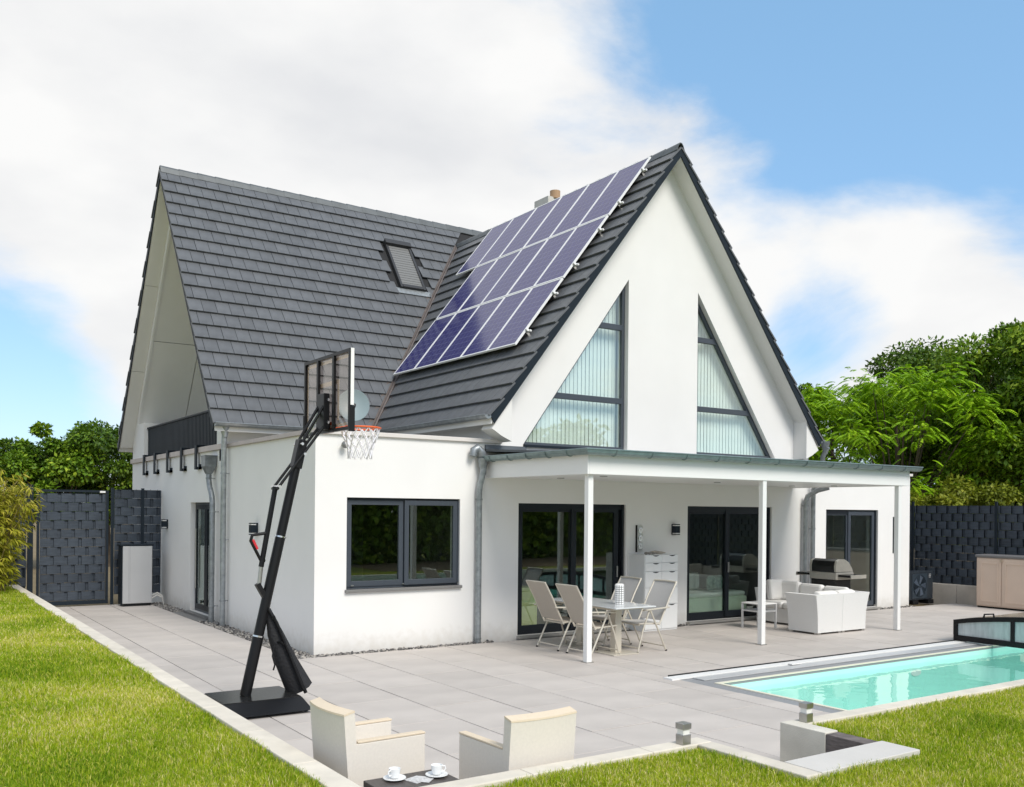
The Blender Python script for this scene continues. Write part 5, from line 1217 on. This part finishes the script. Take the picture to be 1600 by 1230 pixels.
# ------------------------------------------------------------------ vegetation
def leaf_quads(P, T, Nn, Lf, Wf):
    """diamond leaves: P base points, T direction, Nn normal"""
    S = np.cross(T, Nn); S /= np.linalg.norm(S, axis=1, keepdims=True)+1e-9
    Nn = np.cross(S, T)
    a = P; b = P+T*(Lf*.45)[:, None]+S*(Wf*.5)[:, None]+Nn*(Lf*.05)[:, None]; c = P+T*Lf[:, None]-Nn*(Lf*.10)[:, None]; d = P+T*(Lf*.45)[:, None]-S*(Wf*.5)[:, None]+Nn*(Lf*.05)[:, None]
    V = np.stack([a, b, c, d], 1).reshape(-1, 3); F = np.arange(len(P)*4).reshape(-1, 4); return V, F
def unit(v): return v/(np.linalg.norm(v, axis=-1, keepdims=True)+1e-9)
def tree(name, lab, base, top_z, crown_r, crown_h, leaf_mat, n_clump=34, per=420, leaf=(.10, .055), seed=1, group=None, pinnate=False, flat=0.75, bark=(0.10, 0.075, 0.05), trunk=0.16, rmin=.35):
    rg = np.random.default_rng(seed); bx, by, bz = base
    t = thing(name, lab, 'tree', (bx, by, bz), group=group)
    cz = top_z-bz-crown_h/2
    # clump centres in an uneven ellipsoid
    C = []
    while len(C) < n_clump:
        p = rg.uniform(-1, 1, 3)
        r = np.linalg.norm(p)
        if r > 1 or r < rmin: continue
        C.append(p*np.array([crown_r, crown_r, crown_h/2])*np.array([1, 1, .96])+np.array([0, 0, cz]))
    C = np.array(C); R_ = rg.uniform(.16, .36, n_clump)*crown_r*.95
    Vs, As = [], []
    for c, r in zip(C, R_):
        if pinnate:
            n_f = max(6, int(per/13)); d = unit(rg.normal(size=(n_f, 3))*np.array([1, 1, .55])+np.array([0, 0, .45]))
            for k in range(n_f):
                st_ = c+d[k]*r*rg.uniform(.15, .75); dr = unit(d[k]*np.array([1, 1, .35])+rg.normal(size=3)*.22); Lr = rg.uniform(.22, .42); nl = 9
                u = np.linspace(.05, 1, nl); sp_ = st_+dr*(u*Lr)[:, None]+np.array([0, 0, -1])*(u**2*Lr*.6)[:, None]
                tg = unit(np.gradient(sp_, axis=0)); sd_ = unit(np.cross(tg, np.array([0, 0, 1.])))
                for sg in (-1, 1):
                    Td = unit(sd_*sg+tg*.55+np.array([0, 0, -.22])); Nn = np.tile(np.array([0, 0, 1.]), (nl, 1))+rg.normal(size=(nl, 3))*.18
                    v, _ = leaf_quads(sp_, Td, Nn, np.sin(np.clip(u*2.6+.35, 0, 3.0))*leaf[0]+.03, np.full(nl, leaf[1])); Vs.append(v); As.append(np.repeat(np.clip(rg.normal(.5, .13)+rg.normal(size=nl)*.06, 0, 1), 4))
        else:
            d = unit(rg.normal(size=(per, 3))+np.array([0, 0, .25])); rad = r*rg.uniform(.35, 1.0, per)**.6
            P = c+d*rad[:, None]*np.array([1.15, 1.15, flat]); T = unit(d*.8+rg.normal(size=(per, 3))*.7+np.array([0, 0, -.35])); Nn = unit(d*.5+np.array([0, 0, .9])+rg.normal(size=(per, 3))*.35)
            s_ = rg.uniform(.7, 1.35, per); v, _ = leaf_quads(P, T, Nn, leaf[0]*s_, leaf[1]*s_); Vs.append(v); As.append(np.repeat(np.clip(rg.normal(.5, .12)+rg.normal(size=per)*.16, 0, 1), 4))
    V = np.concatenate(Vs); A = np.concatenate(As); F = np.arange(len(V)).reshape(-1, 4)
    bm_ = mat('bark_'+name+str(seed), bark, .9, var=.3, vscale=8)
    z0 = max(cz-crown_h*.35, .6)
    mb = MB(); mb.tube([(0, 0, -.3), (rg.uniform(-.1, .1), rg.uniform(-.1, .1), z0*.5), (0, 0, z0), (rg.uniform(-.2, .2), rg.uniform(-.2, .2), cz+crown_h*.2)], [trunk*1.25, trunk, trunk*.8, trunk*.25], 8); mb.build('trunk', bm_, t, smooth=True)
    mb = MB()
    for k in range(0, n_clump, 2):
        c = C[k]; s0_ = np.array([0, 0, z0*rg.uniform(.75, 1.0)]); md_ = (s0_+c)/2+np.array([0, 0, -.12*crown_h+rg.uniform(0, .2)]); mb.tube([s0_, md_, c], [trunk*.42, trunk*.24, trunk*.07], 5)
    mb.build('limb', bm_, t, smooth=True)
    np_mesh('crown', V, F, leaf_mat, t, attr=A)
    return t
lf_dark = attr_mat('leaf_dark_green', [(0, (.018, .045, .005)), (.45, (.070, .145, .010)), (.8, (.16, .25, .016)), (1, (.30, .35, .03))], .5, .18)
lf_mid = attr_mat('leaf_mid_green', [(0, (.030, .075, .006)), (.5, (.13, .245, .012)), (1, (.36, .45, .03))], .5, .2)
lf_bright = attr_mat('leaf_bright_green', [(0, (.09, .20, .006)), (.5, (.28, .50, .012)), (1, (.54, .70, .03))], .5, .22)
lf_yel = attr_mat('leaf_yellow_green', [(0, (.08, .11, .008)), (.5, (.21, .25, .016)), (1, (.38, .38, .04))], .5, .3)
lf_bamboo = attr_mat('leaf_bamboo', [(0, (.09, .12, .006)), (.5, (.32, .33, .02)), (1, (.66, .56, .10))], .5, .3)
def tp(u, v_base, d, z=-.12):
    p = at_depth(u, 800, d); return (p.x, p.y, z)
def topz(v, d): return 2.13+(803-v)/1460*d
G1, G2 = 'trees behind the right fence', 'trees behind the left fence'
tree('locust_tree', 'bright green feathery tree beyond the right fence near the gable', tp(1405, 0, 30), topz(572, 30), 3.7, 5.4, lf_bright, n_clump=78, per=640, rmin=.6, leaf=(.10, .05), seed=3, group=G1, pinnate=True, trunk=.14)
tree('locust_tree', 'bright green feathery tree peeking out at the gable eave', tp(1300, 0, 32), topz(600, 32), 2.3, 4.8, lf_bright, n_clump=40, per=600, rmin=.55, leaf=(.10, .05), seed=4, group=G1, pinnate=True, trunk=.12)
tree('broadleaf_tree', 'dark flat-topped tree rising behind the bright feathery one', tp(1480, 0, 37), topz(553, 37), 4.2, 4.6, lf_dark, n_clump=52, per=1000, leaf=(.17, .085), seed=5, group=G1, flat=.55)
tree('broadleaf_tree', 'tall broadleaf tree at the right picture edge', tp(1625, 0, 29), topz(485, 29), 3.0, 7.4, lf_mid, n_clump=60, per=1150, leaf=(.16, .085), seed=6, group=G1)
tree('broadleaf_tree', 'dark green tree filling the gap above the right fence', tp(1530, 0, 33), topz(640, 33), 3.0, 5.0, lf_dark, n_clump=46, per=900, leaf=(.16, .085), seed=7, group=G1)
tree('broadleaf_tree', 'small leafy treetop showing just right of the gable eave', tp(1262, 0, 40), topz(592, 40), 1.3, 4.0, lf_mid, n_clump=18, per=320, leaf=(.14, .075), seed=8, group=G1)
tree('shrub', 'yellow green shrub peeping over the right fence', tp(1490, 0, 25.5), topz(745, 25.5), 1.5, 1.9, lf_yel, n_clump=26, per=330, leaf=(.11, .06), seed=9, group=G1, trunk=.06)
tree('shrub', 'dark shrub between the feathery tree and the house corner', tp(1405, 0, 26.5), topz(770, 26.5), 1.5, 1.8, lf_dark, n_clump=20, per=330, leaf=(.11, .06), seed=19, group=G1, trunk=.06)
tree('broadleaf_tree', 'dense dark tree behind the gate next to the house', tp(165, 0, 35), topz(655, 35), 2.5, 4.4, lf_dark, n_clump=52, per=520, leaf=(.14, .075), seed=10, group=G2, flat=.55)
tree('broadleaf_tree', 'lighter rounded tree behind the gate and bamboo', tp(88, 0, 33), topz(668, 33), 1.7, 3.6, lf_mid, n_clump=36, per=420, leaf=(.15, .085), seed=11, group=G2)
tree('broadleaf_tree', 'low dark tree at the left picture edge', tp(15, 0, 34), topz(702, 34), 2.0, 3.2, lf_dark, n_clump=38, per=440, leaf=(.14, .08), seed=12, group=G2)
# bamboo clump
bam = thing('bamboo', 'golden green bamboo clump by the lawn corner and gate', 'bamboo', (-3.75, 7.3, ZL))
rg = np.random.default_rng(21); mb = MB(); Pl, Tl, Ll = [], [], []
for k in range(120):
    bx_0, by_0 = rg.uniform(-1.9, .50), rg.uniform(-.5, .6); h_ = rg.uniform(1.7, 2.5); lean = rg.normal(0, .16, 2)+np.array([.10, 0])
    pts = [np.array([bx_0+lean[0]*f*f*h_, by_0+lean[1]*f*f*h_, h_*f*(1-.06*f)]) for f in np.linspace(0, 1, 7)]
    mb.tube(pts, [.011, .011, .010, .009, .008, .006, .003], 5)
    for j in range(34):
        f = rg.uniform(.12, 1.0); i0 = min(int(f*6), 5); p = pts[i0]+(pts[i0+1]-pts[i0])*(f*6-i0)
        br_ = unit(rg.normal(size=3)*np.array([1, 1, .25])+np.array([0, 0, .3])); bl_ = rg.uniform(.15, .38)
        for q in range(7):
            s_ = rg.uniform(.3, 1); Pl.append(p+br_*bl_*s_+np.array([0, 0, -.10*s_])); Tl.append(br_*np.array([1, 1, .2])+rg.normal(size=3)*.45+np.array([0, 0, -.65])); Ll.append(rg.uniform(.11, .20))
Pl, Tl, Ll = np.array(Pl), unit(np.array(Tl)), np.array(Ll)
mb.build('culm', mat('bamboo_culm', (0.34, 0.27, 0.09), .5, var=.2, vscale=5), bam, smooth=True)
V, F = leaf_quads(Pl, Tl, unit(rg.normal(size=Pl.shape)*.4+np.array([0, 0, 1.])), Ll, Ll*.15+.006)
np_mesh('foliage', V, F, lf_bamboo, bam, attr=np.repeat(np.clip(rg.normal(.5, .16, len(Pl))+Pl[:, 2]*.06, 0, 1), 4))
# distant hedge behind the viewpoint, seen mirrored in the windows
rg = np.random.default_rng(31); nn = 42000
hx = rg.uniform(4.5, 19.5, nn); hh = 4.1+.7*np.sin(hx*.9)+.5*np.sin(hx*2.3+1)
P = np.stack([hx, -13.2-.25*(hx-4)*.5+rg.normal(0, .55, nn), .45+rg.uniform(0, 1, nn)*hh], 1)
V, F = leaf_quads(P, unit(rg.normal(size=(nn, 3))), unit(rg.normal(size=(nn, 3))+np.array([0, .6, .6])), rg.uniform(.14, .34, nn), rg.uniform(.09, .2, nn))
hd = np_mesh('garden_hedge', V, F, lf_mid, attr=np.repeat(np.clip(rg.normal(.55, .2, nn), 0, 1), 4)); tag(hd, 'dark belt of trees mirrored in the window panes', 'hedge', kind='stuff')

# ------------------------------------------------------------------ grass
rg = np.random.default_rng(41)
def in_lawn(x, y):
    return ((x < -3.02) & (y < 8.7)) | ((x >= -3.02) & (x < -.45) & (y < -8.125)) | ((x >= -.45) & (x < .75) & (y < -9.06)) | ((x >= .75) & (x < 15) & (y < -8.125) & ~((x > 6.0) & (y < -9.6)))
Ncand = 1500000
ang = rg.uniform(-.62, .62, Ncand)+math.radians(90-34.01); 
u_ = rg.random(Ncand); dmin, dmax, ex = 4.6, 26.0, 0.62
dist = (dmin**(ex)+(dmax**(ex)-dmin**(ex))*u_)**(1/ex)
gx_, gy_ = CAM.x+np.cos(ang)*dist, CAM.y+np.sin(ang)*dist
keep = in_lawn(gx_, gy_); gx_, gy_, dist = gx_[keep], gy_[keep], dist[keep]
n = len(gx_); 
sc = np.clip(dist/6.0, 1, 3.0)
tuft = .75+.5*np.clip(np.sin(gx_*3.1+1.3*np.sin(gy_*2.3))*np.sin(gy_*3.7+1.1*np.sin(gx_*1.9))+.3, 0, 1); hgt = rg.uniform(.026, .062, n)*sc**.35*tuft; wid = rg.uniform(.0035, .0065, n)*sc**.85; a = rg.uniform(0, 6.283, n); ln = rg.normal(0, .38, n); la = rg.uniform(0, 6.283, n)
base = np.stack([gx_, gy_, np.full(n, ZL-.004)], 1); S = np.stack([np.cos(a), np.sin(a), np.zeros(n)], 1); Ld = np.stack([np.cos(la), np.sin(la), np.zeros(n)], 1)
mid = base+Ld*(hgt*np.abs(ln)*.35)[:, None]+np.array([0, 0, 1])*(hgt*.6)[:, None]; tip = base+Ld*(hgt*np.abs(ln)*1.3)[:, None]+np.array([0, 0, 1])*(hgt*(1-.25*np.abs(ln)))[:, None]
V = np.stack([base-S*wid[:, None]/2, base+S*wid[:, None]/2, mid+S*wid[:, None]*.42, mid-S*wid[:, None]*.42, tip], 1).reshape(-1, 3)
k = np.arange(n)*5; F = np.concatenate([np.stack([k, k+1, k+2], 1), np.stack([k, k+2, k+3], 1), np.stack([k+3, k+2, k+4], 1)])
dry = rg.random(n) < .22
A = np.clip(rg.normal(.40, .13, n)+dry*.45, 0, 1)
grass_m = attr_mat('grass_blades', [(0, (.085, .19, .004)), (.30, (.27, .40, .010)), (.58, (.48, .54, .025)), (.80, (.70, .63, .16)), (1, (.84, .73, .38))], .6, .40, noise=(.7, .24))
gs_ = np_mesh('grass', V, F, grass_m, attr=np.repeat(A, 5)); tag(gs_, 'short yellow green lawn grass around the terrace', 'grass', kind='stuff')
print('grass blades', n)
